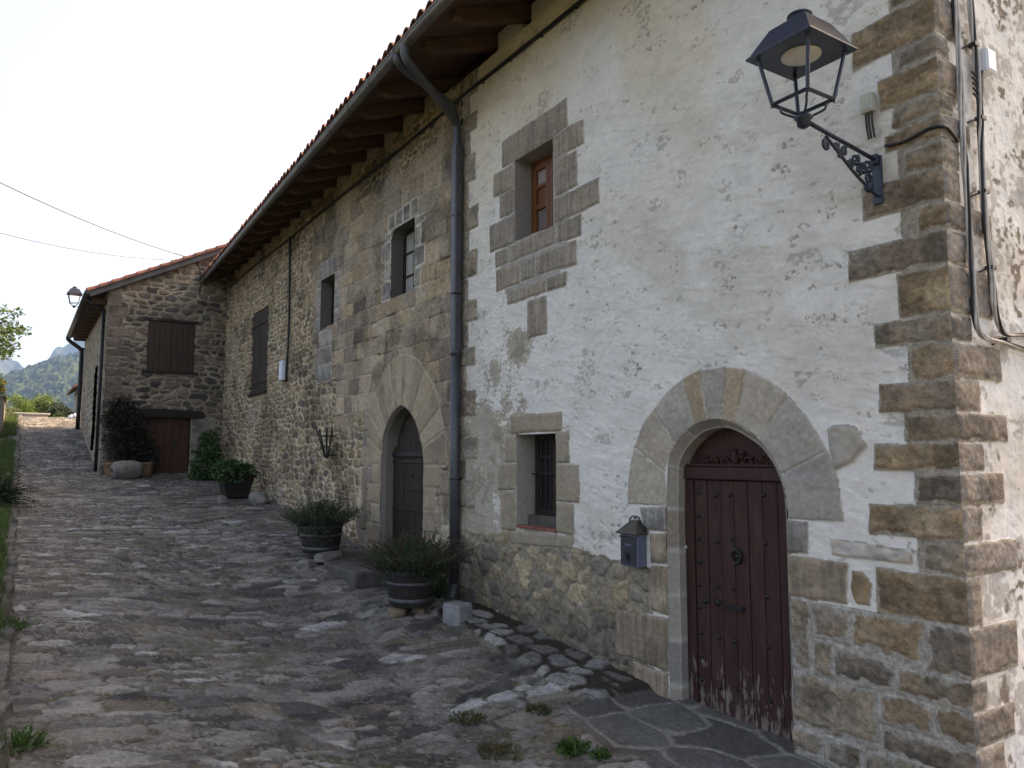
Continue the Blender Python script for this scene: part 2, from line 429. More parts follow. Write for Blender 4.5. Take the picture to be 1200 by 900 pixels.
# ------------------------------------------------------------------ helper: paint one traced stone
BROWN = np.array([[.265, .195, .125], [.225, .175, .125], [.31, .23, .145], [.19, .155, .12], [.255, .21, .16]])
GREYST = np.array([[.37, .335, .285], [.33, .31, .28], [.36, .32, .265], [.30, .285, .265]])
MORTAR = np.array([.30, .262, .21]); LIME = np.array([.56, .53, .47])
class Wall:
    def __init__(s, us, vs, seed):
        s.us, s.vs, s.seed = us, vs, seed
        s.U, s.V = np.meshgrid(us, vs, indexing='ij')
        s.H = np.zeros(s.U.shape); s.C = np.zeros(s.U.shape + (3,)); s.P = np.zeros(s.U.shape, int); s.k = 0
    def stone(s, poly, col, part, margin=.022, wob=.035, proud=.008, rough=.010, lime=.5, mort=MORTAR, stain=.35, streak=0., step=.012):
        s.k += 1; sd0 = s.seed * 100 + s.k * 3
        P = np.array(poly); m = .02
        i0, i1 = np.searchsorted(s.us, [P[:, 0].min() - m, P[:, 0].max() + m]); j0, j1 = np.searchsorted(s.vs, [P[:, 1].min() - m, P[:, 1].max() + m])
        if i1 - i0 < 2 or j1 - j0 < 2: return
        sl = (slice(i0, i1), slice(j0, j1)); U, V = s.U[sl], s.V[sl]
        Uw = U + (fbm(U * 9, V * 9, sd0, 2) - .5) * .014; Vw = V + (fbm(U * 9 + 40, V * 9, sd0, 2) - .5) * .014
        sd, _, _ = poly_sd(poly, Uw, Vw)
        ins = sd > 0
        e = sd + (fbm(U * 14, V * 14, sd0, 3) - .5) * wob * 2 - margin
        st = sst(0, .004, e)
        f1 = fbm(U * 5, V * 7, sd0 + 1, 4); f2 = fbm(U * 28, V * 34, sd0 + 2, 4); f3 = fbm(U * 30, V * 2.2, sd0 + 3, 3)
        c = np.array(col) * ((.40 if rough > .007 else .66) + (.75 if rough > .007 else .38) * f1 + (.50 if rough > .007 else .30) * f2)[..., None]; tn = sst(.4, .6, fbm(U * 6 + 9, V * 8, sd0 + 11, 3)); c = c * lerp3(np.array([1.04, 1.0, .94]) * np.ones(U.shape + (1,)), np.array([.97, .99, 1.02]), tn * (1 if rough > .007 else .3))
        dark = sst(.50, .66, fbm(U * 4, V * 5, sd0 + 8, 4)) * stain * 1.2
        c = c * (1 - dark * .75)[..., None]
        if streak: c = c * (1 - streak * sst(.45, .65, f3))[..., None]
        mc = mort * (.82 + .3 * fbm(U * 20, V * 20, sd0 + 4, 3))[..., None]
        cc = lerp3(mc, c, st)
        ll = sst(.008, .003, sd) * lime * sst(.35, .55, fbm(U * 6, V * 6, sd0 + 5, 2))
        cc = lerp3(cc, LIME, ll)
        h = proud + st * (np.minimum(np.maximum(e, 0) * .5, step) + (f1 - .5) * rough * 1.6 + (f2 - .5) * rough * 1.1) + (1 - st) * (f2 - .5) * .003 - sst(.008, 0, sd) * .007; h = h + (_h(np.array([float(s.k)]), np.array([3.]), s.seed)[0] - .5) * .010
        s.C[sl] = np.where(ins[..., None], cc, s.C[sl]); s.H[sl] = np.where(ins, h, s.H[sl]); s.P[sl] = np.where(ins, part, s.P[sl])
def PX(pts, ox=0, oy=0, k=1.0, f=W): return [f(ox + x / k, oy + y / k) for x, y in pts]
def strip(mb, curve0, o0, curve1, o1, closed=False):
    n = len(curve0); vs = [(t, o0, z) for t, z in curve0] + [(t, o1, z) for t, z in curve1]
    fs = [(i, i + 1, n + i + 1, n + i) for i in range(n - 1)]
    if closed: fs.append((n - 1, 0, n, 2 * n - 1))
    mb.add(vs, fs)
def smooth_curve(pts, n=6):
    out = []; P = [np.array(p) for p in pts]
    for i in range(len(P) - 1):
        a, b, c, d = P[max(i - 1, 0)], P[i], P[i + 1], P[min(i + 2, len(P) - 1)]
        for k in range(n):
            x = k / n
            out.append(tuple(.5 * ((2 * b) + (c - a) * x + (2 * a - 5 * b + 4 * c - d) * x * x + (3 * b - a - 3 * c + d) * x ** 3)))
    out.append(tuple(P[-1])); return out

# ================================================================== WHITE HOUSE
ZTOP = 4.80; TSPLIT = 5.86
white = thing('plastered_house', 'white plastered stone house with brown corner stones, nearest on the right', 'house')
us = np.arange(0, TSPLIT + .009, .009); vs = np.arange(-2.25, ZTOP + .009, .009)
A = Wall(us, vs, 1); U, V = A.U, A.V
big = fbm(U * .9, V * .9, 3, 4); mid = fbm(U * 4, V * 4, 5, 4); fine = fbm(U * 18, V * 24, 6, 4)
base = np.array([.70, .675, .625]) * np.ones(U.shape + (1,))
warm = sst(.38, .62, big + .22 * sst(2.6, 4.6, V) * sst(1.2, 4.5, U) - .1)
base = lerp3(base, np.array([.66, .58, .46]), np.clip(warm * .75 * sst(1.2, 4., V), 0, 1))
mkreg = sst(.40, .54, fbm(U * .9 + 5, V * .9, 12, 3))
base = lerp3(base, np.array([.54, .49, .41]), sst(.54, .68, fbm(U * 1.2 + 3, V * 1.5, 13, 5)) * .42)
base = base * (.90 + .14 * mid + .06 * fine)[..., None]
trow = fbm(U * 5 + V * 3, V * 16 - U * 4, 8, 3); A.H = (big - .5) * .02 + (mid - .5) * .016 + (fine - .5) * .007 + sst(.45, .75, trow) * .006
base = base * (1 - .06 * sst(.56, .66, fbm(U * 3.5 + V, V * 9 - U * 2, 9, 4)))[..., None]  # shading of the trowel relief put faintly into the colour
# worn marks, short and ragged, slightly oblique
wx = U * 3.2 + V * .5; wy = V * 5.2 - U * .6
clus = fbm(wx * .75, wy * .75, 21, 3); rag = fbm(U * 30, V * 38, 23, 4); pk = fbm(U * 75, V * 80, 24, 3)
mk = sst(.725, .75, fbm(wx * 1.5, wy * 1.8, 21, 3)) * sst(.56, .60, rag * .5 + pk * .5)
mk2 = sst(.73, .76, fbm(wx * 1.2 + 7, wy * 1.2, 26, 3)) * sst(.58, .63, pk)
mk3 = sst(.70, .76, fbm(wx * 1.9 + 3, wy * 1.9 + 8, 27, 4)) * sst(.58, .64, rag) * .6
mk = np.clip((mk + mk2 * .5) * mkreg * .8 + mk3, 0, 1)
mk = np.maximum(mk, sst(.735, .755, fbm(wx * .8 + 11, wy * .9, 29, 4)) * sst(.42, .52, rag) * .5)
base = lerp3(base, np.array([.20, .175, .145]), mk * .85)
A.H -= mk * .008
# render fallen in the lower left part, behind the pipe side
lx, lz = W(585, 470)
loc = np.exp(-(((U - 5.25) / .75) ** 2 + ((V - .15) / 1.0) ** 2)) * 1.45
loc = np.maximum(loc, np.exp(-(((U - 4.5) / .5) ** 2 + ((V - 1.25) / .35) ** 2)) * .8)
loc = np.maximum(loc, sst(-.2, -.7, V) * 1.1 * sst(3.4, 4.8, U))
dn = fbm(U * 2.6, V * 1.7, 31, 5) * .7 + rag * .3
dm = sst(.50, .57, dn + loc * .38 - .26)
base = lerp3(base, lerp3(np.array([.33, .275, .20]) * np.ones(U.shape + (1,)), np.array([.43, .39, .32]), fbm(U * 3, V * 2, 33, 3)) * (.75 + .5 * mid)[..., None], dm * .92)
A.H -= dm * .007
pat = sst(.60, .64, dn + loc * .30 - .22) * sst(.5, .6, mid)
base = lerp3(base, np.array([.22, .19, .15]), pat * .6)
A.C = base
# rubble plinth
pl = [W(547, 622), W(600, 625), W(607, 628), W(640, 634), W(673, 643), W(727, 655), W(765, 663)]
pu = np.array([p[0] for p in pl])[::-1]; pz = np.array([p[1] for p in pl])[::-1]
zl = np.interp(U, pu, pz); zl = np.where(U < pu[0], -9, zl)
rid, re = rubble(U, V, .25, .19, 41, warp=.75, p=2.6, jit=.42, wt=.32)
rm = (V + (fbm(U * 7, V * 7, 42, 3) - .5) * .12 < zl)
ev = re + (fbm(U * 13, V * 13, 43, 3) - .5) * .075
stn = sst(.014, .020, ev)
pc = palette(rid, [[.315, .25, .165], [.265, .215, .15], [.20, .175, .145], [.35, .275, .18], [.17, .152, .128], [.25, .21, .16]]) * (.42 + .75 * fbm(U * 9, V * 9, 44, 4) + .45 * fine)[..., None]
mc = np.array([.29, .25, .19]) * (.62 + .5 * fbm(U * 5, V * 5, 45, 4))[..., None]
hide = sst(.75, .55, np.mod(rid * 53.7, 1)) * .5 + .5
rc = lerp3(mc, pc, stn * hide)
damp = sst(-1.2, -1.75, V + (mid - .5) * .5)
rc = rc * (1 - .30 * damp)[..., None]
A.C = np.where(rm[..., None], rc, A.C)
A.H = np.where(rm, stn * np.minimum(np.maximum(ev, 0) * .5, .022) + (mid - .5) * .022 + (fine - .5) * .010 + .004, A.H)
A.P = np.where(rm, 1, A.P)
# ---- traced cut stones (pixels of the photograph, unprojected on to the wall)
def add(polys, cols, part, **kw):
    for i, p in enumerate(polys): A.stone(p, cols[i % len(cols)], part, **kw)
QUO = [[(1041,15),(1090,-14),(1088,-62),(1041,-28)],[(998,41),(1091,-12),(1092,38),(999,85)],[(1052,63),(1093,38),(1094.4,65),(1053,81)],[(1029,96),(1095,65),(1098,106),(1031,133)],
 [(1046,130),(1098,106),(1100.4,131),(1046.4,152)],[(1036,160),(1100.4,131.6),(1101,161),(1037,181)],[(1061,179),(1101,161.5),(1103,194),(1061,206)],[(1010,222),(1104,194.4),(1106,232.4),(1012,260)],
 [(1075,243.6),(1107,233.5),(1109,266),(1076,273.6)],[(994,295),(1109,267),(1111,308),(995.6,331.6)],[(1051,321.6),(1111,309),(1115,365.5),(1054,374)],[(1023.6,379),(1115,367),(1116.6,398),(1024.4,409)],
 [(1066.6,405.6),(1116.6,399),(1118,441.6),(1067.6,446.8)],[(1028.4,450.4),(1118.4,442.6),(1120,481.4),(1029.4,484.4)],[(1058.6,485),(1120.6,482),(1123,517),(1059,518)],[(1024.4,519.4),(1124,518),(1124,552.4),(1024,551.6)],
 [(1073.6,554.4),(1124.4,554),(1126.4,593),(1075,590)],[(1017.6,589.4),(1127,594),(1128,635.5),(1018.4,625.6)],[(1081,633),(1128.6,637),(1130,676),(1081.6,669)],[(1026,664),(1130.4,677.4),(1131.5,735),(1027.5,717)]]
LOW = [[(1000.7,715),(1083.7,728.7),(1086,785),(998,755.5)],[(1084.5,728.7),(1132,737),(1136,797),(1087,785)],[(951,703),(1000,714.5),(997,755.5),(953,747.5)],[(925.7,699),(950,703),(953,786),(927,782.5)],
 [(953.7,748.7),(977,753),(978.7,794.5),(953.7,787)],[(978,753),(1050,779.5),(1050.7,812.5),(979,794.5)],[(1051,780),(1136,799.5),(1137,835),(1051.7,813)],[(926,783.7),(1030.5,810),(1032,878.7),(923,846)],
 [(1031,811),(1095.7,826),(1096,863.7),(1032.5,846)],[(1096.7,826),(1137,836),(1139,878.7),(1097,863.7)],[(1032.5,847.5),(1138,879),(1139.5,925),(1032.5,879)],[(923,847.5),(965,860),(965.5,892),(922.5,880)],
 [(966,860),(1011,875),(1012,912),(966,895)],[(1012,876),(1075,893),(1075,935),(1012,912)],[(1075,893),(1139,914),(1141,960),(1075,935)],[(922,881),(965,893),(965,930),(922,915)],[(965,896),(1012,913),(1012,960),(965,931)],[(1012,913),(1075,936),(1075,985),(1012,960)]]
def snap0(p): return [(-.06 if t < .075 else t, z) for t, z in p]
Qp = [snap0(PX(q)) for q in QUO]; Lp = [snap0(PX(q)) for q in LOW]
ztop = max(z for t, z in Qp[0]); zz = ztop; k = 0
up = []
while zz < ZTOP:
    h = random.uniform(.2, .32); w = (.62, .33)[k % 2] + random.uniform(-.05, .1); up.append([(-.06, zz + .004), (w, zz + .004), (w, zz + h), (-.06, zz + h)]); zz += h; k += 1
A.stone([(-.06, -2.3), (.27, -2.3), (.27, ZTOP), (-.06, ZTOP)], BROWN[4], 2, margin=9, lime=0)
A.stone([(-.06, -2.3), (1.16, -2.3), (1.16, W(930, 700)[1]), (.62, W(1002, 712)[1]), (-.06, W(1130, 733)[1])], BROWN[4], 2, margin=9, lime=0, mort=np.array([.34, .31, .265]))
add(up, BROWN, 2); add(Qp, BROWN[[1, 0, 3, 2, 4, 0, 1]], 2, wob=.022, margin=.014, rough=.018, lime=.3)
add(Lp, BROWN[[0, 3, 4, 4, 4, 3, 1, 4, 0]], 2, wob=.035, rough=.018, margin=.028, mort=np.array([.34, .31, .265]))
# pipe side quoins
zz = -1.55; k = 0
while zz < ZTOP:
    h = random.uniform(.22, .36); w = (.17, .36)[k % 2] + random.uniform(-.05, .05)
    A.stone([(TSPLIT - w, zz), (TSPLIT + .02, zz), (TSPLIT + .02, zz + h - .004), (TSPLIT - w, zz + h - .004)], np.array([[.27, .235, .19], [.24, .20, .155], [.29, .25, .20]])[k % 3], 6, margin=.010, wob=.018, lime=.2); zz += h; k += 1
# door surround
arch = [[(62,685),(66,560),(95,415),(240,535),(250,690)],[(95,415),(135,310),(185,240),(290,400),(255,470),(240,535)],[(185,240),(250,155),(325,92),(380,305),(330,350),(290,400)],[(325,92),(405,52),(440,288),(380,305)],
 [(405,52),(528,35),(505,290),(440,288)],[(528,35),(625,52),(565,305),(505,290)],[(625,52),(725,100),(815,172),(675,375),(620,335),(565,305)],[(815,172),(920,290),(1000,430),(780,545),(735,455),(675,375)],[(1000,430),(1040,520),(1065,640),(1080,765),(815,752),(800,620),(780,545)]]
archp = [PX(a, 720, 420, 4) for a in arch]
for i, p in enumerate(archp):
    A.stone(p, [GREYST[0], GREYST[2], GREYST[1], np.array([.33, .265, .19]), GREYST[1], np.array([.33, .27, .20]), GREYST[0], GREYST[1], GREYST[3]][i] * 1.05, 3, margin=.004, wob=.006, proud=.010, rough=.004, lime=.9, stain=.12, step=.006)
patch = PX([(1000,330),(1040,310),(1130,312),(1185,410),(1110,490),(1040,520),(1010,420)], 720, 420, 4)
A.stone(patch, np.array([.36, .335, .30]), 0, margin=0, wob=.01, proud=.012, rough=.006, lime=0, stain=.1)
jam = [[(750,595),(784,592),(784,623),(757,622)],[(762,625),(784,624),(784,661),(763,660)],[(763,662),(785,663),(785,723),(761,715)],[(723,713),(785,724),(785,788),(723,766)],[(742,775),(785,789),(785,838),(745,832)],
       [(922,609),(948,611),(948,648),(922,648)],[(922,649),(994,658),(994,709),(922,698)]]
for i, q in enumerate(jam):
    A.stone(PX(q), [GREYST[3], BROWN[4] * 1.3, BROWN[4] * 1.35, BROWN[4], BROWN[4] * 1.2, GREYST[3] * .9, BROWN[4] * 1.25][i], 3, margin=.006, wob=.012, proud=.010, rough=.007, lime=.6, stain=.3, streak=.25)
for q, c in (([(999, 668), (1012, 671), (1021, 684), (1019, 711), (1004, 708), (997, 690)], BROWN[0]), ([(1002, 638), (1034, 642), (1038, 653), (1003, 650)], np.array([.33, .26, .21])), ([(973, 630), (1070, 645), (1068, 662), (975, 650)], np.array([.48, .44, .39]))):
    A.stone(PX(q), c, 0, margin=.0, wob=.03, proud=.004, rough=.008, lime=0)
# upper window surround
UW = [[(588.6,166),(664.4,114),(666,148),(648,162.4),(604,189),(588.6,198)],[(648,162.4),(665.6,148.5),(684.4,139),(685.2,168),(649.6,188)],[(649.6,189),(676.4,175),(677.6,218),(650,233)],[(650,233.6),(703,207.4),(703.6,238),(651,263)],
 [(579,205),(604,191),(604,219.6),(578.6,233)],[(585.6,229),(604,220.5),(604,249),(585.6,257.6)],[(574,265),(604,250),(604.4,285),(574.4,297)],[(597,288.5),(652,262.5),(653,286),(597,309)],[(653.5,262.5),(681.6,249),(682,276),(654,286)],
 [(580.6,296),(596.4,289),(596.4,309),(581,315)],[(581.4,316),(610,307),(610.4,332),(581.6,343)],[(610.6,306.5),(627.5,300),(628,325),(611,331.6)],[(628.3,299),(677,280),(676.6,309.6),(628.6,324.4)],[(594.4,342),(640.6,326.8),(641,343),(594.4,358)],[(641.3,326),(665.6,317),(665,335),(641.5,342.5)],[(618.4,353),(641.6,345.6),(642.4,392),(618.4,398)]]
A.stone(PX([(600,180),(658,142),(664,150),(668,240),(668,275),(655,325),(640,335),(600,348),(586,335),(588,300),(590,262),(592,215)]), GREYST[0], 4, margin=9, lime=0, mort=np.array([.36, .335, .30]))
add([PX(q) for q in UW], np.array([[.30, .265, .225], [.32, .28, .235], [.285, .25, .215]]), 4, margin=.007, wob=.008, proud=.009, rough=.005, lime=.75, stain=.15, streak=.22, mort=np.array([.36, .335, .30]))
# lower window surround
LW = [[(268,165),(538,143),(540,246),(265,266)],[(503,248),(575,243),(578,418),(505,421)],[(505,421.5),(625,422),(630,628),(508,623)],[(508,625),(598,630),(600,798),(510,785)],[(238,268),(296,267),(295,418),(235,413)],[(200,420),(295,418.5),(294,560),(198,558)],[(215,562),(294,561),(294,770),(215,766)],[(265,772),(600,800),(590,872),(265,842)]]
add([PX(q, 540, 450, 4.5) for q in LW], np.array([[.315, .27, .21], [.30, .26, .205]]), 5, margin=.003, wob=.004, proud=.009, rough=.004, lime=.12, stain=.12)
# openings
door_arc_px = [(783, 860), (783, 790), (783, 720), (782.5, 650), (782.5, 592), (780.5, 554), (784.5, 537), (792.5, 520), (802.5, 508), (815, 497.5), (828, 492.8), (840, 491), (849, 492), (861, 496.3), (875, 504.5), (889, 514.5), (904, 534), (914, 554), (920, 575), (923.2, 607), (923.6, 650), (923, 700), (922.6, 780), (922.4, 890), (922, 905)]
raw = [W(*p) for p in door_arc_px]
tL = 2.36; tR = 1.178
raw = [((tL if (i < 5) else tR if i > 18 else t), z) for i, (t, z) in enumerate(raw)]
raw[5] = (2.34, raw[5][1])
darc = smooth_curve(raw, 12)
DCX = (tL + tR) / 2
voidd = darc + []
voidu = [W(604, 189), W(648, 162.4), W(650, 263), W(604.3, 284.5)]
voidu = [(4.655, voidu[0][1]), (3.925, voidu[1][1]), (3.925, 2.40), (4.655, 2.40)]
voidu = [(4.655, 3.33), (3.925, 3.33), (3.925, 2.40), (4.655, 2.40)]
voidl = [(4.625, .252), (3.903, .252), (3.903, -.735), (4.625, -.735)]
A.H = np.where(A.U < .0001, A.H * 0 + .006, A.H)
spec = {6: ('edge_stones', M['masonry'], white), 0: ('plaster_wall', M['plaster'], white), 1: ('rubble_plinth', M['masonry'], white), 2: ('corner_stones', M['masonry'], white), 3: ('door_surround', M['cutstone'], white), 4: ('upper_window_surround', M['cutstone'], white), 5: ('lower_window_surround', M['cutstone'], white)}
wp = hf_mesh(us, vs, lambda u, v, h: (u - .006 * (u < 1e-4), h, v), A.H, A.C, A.P, spec, [voidd, voidu, voidl], .0065)

# reveals
def const_col(ob, c):
    me = ob.data
    a = me.color_attributes.new('Col', 'FLOAT_COLOR', 'POINT')
    a.data.foreach_set('color', np.tile(np.array([*c, 1], np.float32), len(me.vertices)))
def jamb_col(ob, curve, cols, L0=.36):
    """each block of the jamb its own tone, with a thin pale joint between blocks"""
    me = ob.data; n = len(curve); P = np.array(curve); s_ = np.concatenate([[0], np.cumsum(np.hypot(*np.diff(P, axis=0).T))])
    k = np.floor(s_ / L0).astype(int); c = np.array(cols)[(k * 7 + k // 3) % len(cols)]
    jt = np.concatenate([[False], np.diff(k) > 0]); c[jt] = np.array([.42, .39, .34])
    full = np.ones((len(me.vertices), 4), np.float32)
    for i in range(len(me.vertices)): full[i, :3] = c[i % n]
    a = me.color_attributes.new('Col', 'FLOAT_COLOR', 'POINT'); a.data.foreach_set('color', full.ravel())
def inset(curve, cx, cz, k):
    out = []
    for t, z in curve:
        if z < cz: out.append((t + (k if t < cx else -k), z))
        else:
            dx, dz = cx - t, cz - z; L = sqrt(dx * dx + dz * dz) + 1e-9; out.append((t + dx / L * k, z + dz / L * k))
    return out
mb = MB(); zs = -.45
in1 = inset(darc, DCX, zs, .05); in2 = inset(darc, DCX, zs, .065)
strip(mb, darc, .008, inset(darc, DCX, zs, .004), .0); strip(mb, inset(darc, DCX, zs, .004), 0, in1, -.06); strip(mb, in1, -.06, in2, -.065); strip(mb, in2, -.065, in2, -.30)
o = mb.build('jamb', M['cutstone'], wp[3], smooth=True); jamb_col(o, darc, [(.30, .27, .225), (.26, .225, .18), (.32, .295, .255), (.245, .23, .21)])
def rect_reveal(v, depth, parent, c, o0=.008):
    mb = MB(); cl = v
    strip(mb, cl, o0, cl, -depth, closed=True)
    ob = mb.build('reveal', M['cutstone'], parent); const_col(ob, c); return ob
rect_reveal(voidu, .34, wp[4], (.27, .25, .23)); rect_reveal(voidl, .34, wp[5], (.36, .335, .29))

# --- main door, a wooden leaf set deep in the arch
OD = -.150
door = MB()
leafc = inset(darc, DCX, zs, .045)
mbk = MB(); mbk.prism([(t, z) for t, z in leafc], OD - .06, OD - .035, 'y')
dobj = mbk.build('door', M['door_wood'], white)
zrail = W(850, 563, OD)[1]; zrail2 = W(850, 553, OD)[1]
tl, tr_ = tL - .055, tR + .055
stile = W(817, 700, OD)[0]
mb = MB(); mb.box(stile + .008, tl - .002, OD - .03, OD + .012, -2.02, zrail); mb.build('frame_post', M['door_wood'], dobj, bevel=.006)
mb = MB(); mb.box(tr_ + .002, tl - .002, OD - .03, OD + .03, zrail + .004, zrail2 + .035); mb.box(tr_ + .003, tl - .003, OD - .03, OD + .015, zrail2 + .037, zrail2 + .06); mb.build('rail', M['door_wood'], dobj, bevel=.010)
npl = 7; xs = np.linspace(tr_ + .005, stile, npl + 1)
mb = MB()
for i in range(npl):
    mb.box(xs[i] + .003, xs[i + 1] - .003, OD - .03, OD + .004 + random.uniform(-.004, .004), -1.985 + random.uniform(0, .012), zrail - .002)
mb.build('planks', M['door_wood'], dobj, bevel=.005)
# studs
def dome(mb, t, z, o, r):
    pr = [(r, 0), (r * .9, .35 * r), (r * .6, .7 * r), (.05 * r, .85 * r)]; n = 8; vs = []
    for rr, h in pr:
        for k in range(n): vs.append((t + rr * cos(2 * pi * k / n), o + h, z + rr * sin(2 * pi * k / n)))
    fs = [(i * n + k, i * n + (k + 1) % n, (i + 1) * n + (k + 1) % n, (i + 1) * n + k) for i in range(3) for k in range(n)] + [tuple(range(3 * n, 4 * n))]
    mb.add(vs, fs)
for row, z in enumerate(np.linspace(-1.75, zrail - .1, 9)):
    for c in (xs[0] + .03, xs[-1] - .04): mb = MB(); dome(mb, c, z + random.uniform(-.01, .01), OD + .006, .021); mb.build('stud', M['iron'], dobj, smooth=True)
    if row in (2, 4, 6, 8, 0):
        for c in (xs[2] - .02, xs[4] + .03, xs[5] + .04): mb = MB(); dome(mb, c, z + random.uniform(-.02, .02), OD + .006, .019); mb.build('stud', M['iron'], dobj, smooth=True)
kt, kz = W(865, 652, OD)
mb = MB(); ring = [(kt + .045 * cos(a), OD + .022, kz + .05 * sin(a)) for a in np.linspace(0, 2 * pi, 21)]
mb.tube(ring, .011, 8); dome(mb, kt, kz + .05, OD, .02); dome(mb, kt, kz, OD, .026); mb.build('knocker', M['iron'], dobj, smooth=True)
st_, sz_ = W(862, 713, OD)
mb = MB(); mb.box(st_ - .09, st_ + .09, OD + .002, OD + .02, sz_ - .022, sz_ + .022); mb.box(st_ - .10, st_ + .10, OD + .018, OD + .032, sz_ + .012, sz_ + .026); mb.build('letter_flap', M['iron'], dobj, bevel=.004)
for (px, py) in ((828, 704), (842, 706)):
    a, b = W(px, py, OD); mb = MB(); dome(mb, a, b, OD + .004, .03); mb.build('lock_escutcheon', M['iron'], dobj, smooth=True)
# carved scroll ornament on the tympanum
oz = W(861, 541, OD)[1]; mb = MB(); oc = W(861, 541, OD)[0]
for sg in (-1, 1):
    for cx, cz, R0, tn, ph in ((.11, .0, .05, 1.6, pi), (.22, -.005, .042, 1.5, 0), (.31, -.015, .032, 1.4, pi), (.05, .05, .032, 1.4, .5)):
        pts = [(oc + sg * (cx + R0 * (1 - q * .75) * cos(ph + q * tn * 2 * pi)), OD - .02, oz + cz + R0 * (1 - q * .75) * sin(ph + q * tn * 2 * pi)) for q in np.linspace(0, 1, 26)]
        mb.tube(pts, [.016 * (1 - .5 * q) for q in np.linspace(0, 1, 26)], 6)
    mb.tube([(oc + sg * q * .40, OD - .022, oz - .035 + .018 * sin(q * 14)) for q in np.linspace(0, 1, 20)], [.015 * (1.05 - q * .7) for q in np.linspace(0, 1, 20)], 6)
    for q in np.linspace(.08, .33, 6): mb.tube([(oc + sg * q, OD - .022, oz - .01), (oc + sg * (q + .02), OD - .012, oz + .03), (oc + sg * (q + .045), OD - .022, oz + .045)], [.015, .013, .004], 6)
mb.tube([(oc, OD - .02, oz - .05), (oc, OD - .002, oz + .03), (oc, OD - .02, oz + .10)], [.02, .034, .006], 8)
mb.build('carved_scroll', M['door_wood'], dobj, smooth=True)
b_ = W(805, 641, OD); mb = MB(); dome(mb, b_[0], b_[1], OD + .012, .017); mb.build('doorbell', M['box_plastic'], dobj, smooth=True)

# --- upper window
wu = MB(); OW = -.21
def ring_frame(mb, t0, t1, z0, z1, w, o0, o1):
    mb.box(t0, t0 + w, o0, o1, z0, z1); mb.box(t1 - w, t1, o0, o1, z0, z1); mb.box(t0 + w, t1 - w, o0, o1, z0, z0 + w); mb.box(t0 + w, t1 - w, o0, o1, z1 - w, z1)
ring_frame(wu, 3.93, 4.65, 2.405, 3.325, .05, OW - .06, OW)
wuo = wu.build('upper_window', M['window_wood'], white, bevel=.004)
mb = MB(); ring_frame(mb, 3.985, 4.285, 2.46, 3.27, .06, OW - .05, OW + .012); ring_frame(mb, 4.292, 4.595, 2.46, 3.27, .06, OW - .05, OW + .012)
for a, b in ((4.045, 4.225), (4.352, 4.535)):
    mb.box(a, b, OW - .05, OW + .008, 2.76, 2.82); mb.box(a, b, OW - .045, OW - .012, 2.82, 3.0); mb.box(a, b, OW - .05, OW + .008, 3.0, 3.04)
mb.build('sash', M['window_wood'], wuo, bevel=.004)
for a, b in ((4.045, 4.225), (4.352, 4.535)):
    mb = MB(); mb.box(a, b, OW - .03, OW - .02, 3.04, 3.21); mb.build('pane', M['glass_curtain'], wuo)
    mb = MB(); mb.box(a, b, OW - .03, OW - .02, 2.52, 2.76); mb.build('pane', M['glass_grey'], wuo)
# --- lower window with bars and a red tile sill
OW = -.24
mb = MB(); ring_frame(mb, 3.908, 4.62, -.60, .247, .055, OW - .05, OW); mb.box(4.235, 4.295, OW - .05, OW + .01, -.545, .19)
wlo = mb.build('lower_window', M['shutter_wood'], white, bevel=.004)
for a, b in ((3.963, 4.235), (4.295, 4.565)):
    for z in (-.18, .0): mb = MB(); mb.box(a, b, OW - .045, OW - .005, z, z + .03); mb.build('glazing_bar', M['shutter_wood'], wlo)
for a, b in ((3.963, 4.235), (4.295, 4.565)):
    mb = MB(); mb.box(a, b, OW - .035, OW - .028, -.545, .19); mb.build('pane', M['glass_dark'], wlo)
mb = MB()
for t in np.linspace(3.98, 4.55, 7): mb.tube([(t, OW + .045, -.60), (t, OW + .045, .245)], .009, 6)
for z in (-.17, ): mb.tube([(3.905, OW + .045, z), (4.622, OW + .045, z)], .010, 6)
mb.build('grille', M['iron'], wlo)
mb = MB(); mb.box(3.905, 4.623, OW - .03, OW + .10, -.73, -.605); mb.build('inner_ledge', M['slab'], wlo, bevel=.005)
mb = MB()
for k in range(4): mb.box(3.908 + k * .179, 3.908 + k * .179 + .174, OW + .10, .022, -.733, -.705 - .004 * (k % 2))
mb.build('sill', M['brick'], wlo, bevel=.006)

# --- side wall of the white house
sus = np.concatenate([np.arange(0, 1.6, .012), np.arange(1.6, 7.21, .03)]); B = Wall(sus, vs[::1], 2); U, V = B.U, B.V
big = fbm(U * 1.6, V * 1.6, 103, 4); mid = fbm(U * 5, V * 5, 105, 4); fine = fbm(U * 22, V * 26, 106, 4)
base = lerp3(np.array([.70, .70, .69]) * np.ones(U.shape + (1,)), np.array([.60, .575, .53]), sst(.4, .6, big))
dk = sst(.53, .60, mid * .6 + fine * .4); base = lerp3(base, np.array([.33, .31, .29]), dk * .7)
base = lerp3(base, np.array([.20, .17, .14]), sst(.60, .66, fbm(U * 6 + 3, V * 5, 107, 4)) * sst(.46, .58, fine))
B.C = base; B.H = (big - .5) * .02 + (mid - .5) * .025 + (fine - .5) * .010 - dk * .006
allq = up + Qp + Lp
sides = {}
allc = [(max(z for t, z in q if t < .02), min(z for t, z in q if t < .02)) for q in allq if any(t < .02 for t, z in q)]
allc.sort(reverse=True)
sx = [0.16, .34]
def sedge(px, py):
    r = ray(px, py); q = r * ((C0 @ DV) / (r @ DV)) - C0; return float(-(q @ NV))
fixed = {441: 1172, 481: 1149, 517: 1180, 552: 1153, 593: 1176, 635: 1151, 676: 1195, 735: 1150, 797: 1194, 398: 1137, 365: 1162, 308: 1133, 266: 1160, 232: 1124, 194: 1150, 835: 1157, 879: 1190}
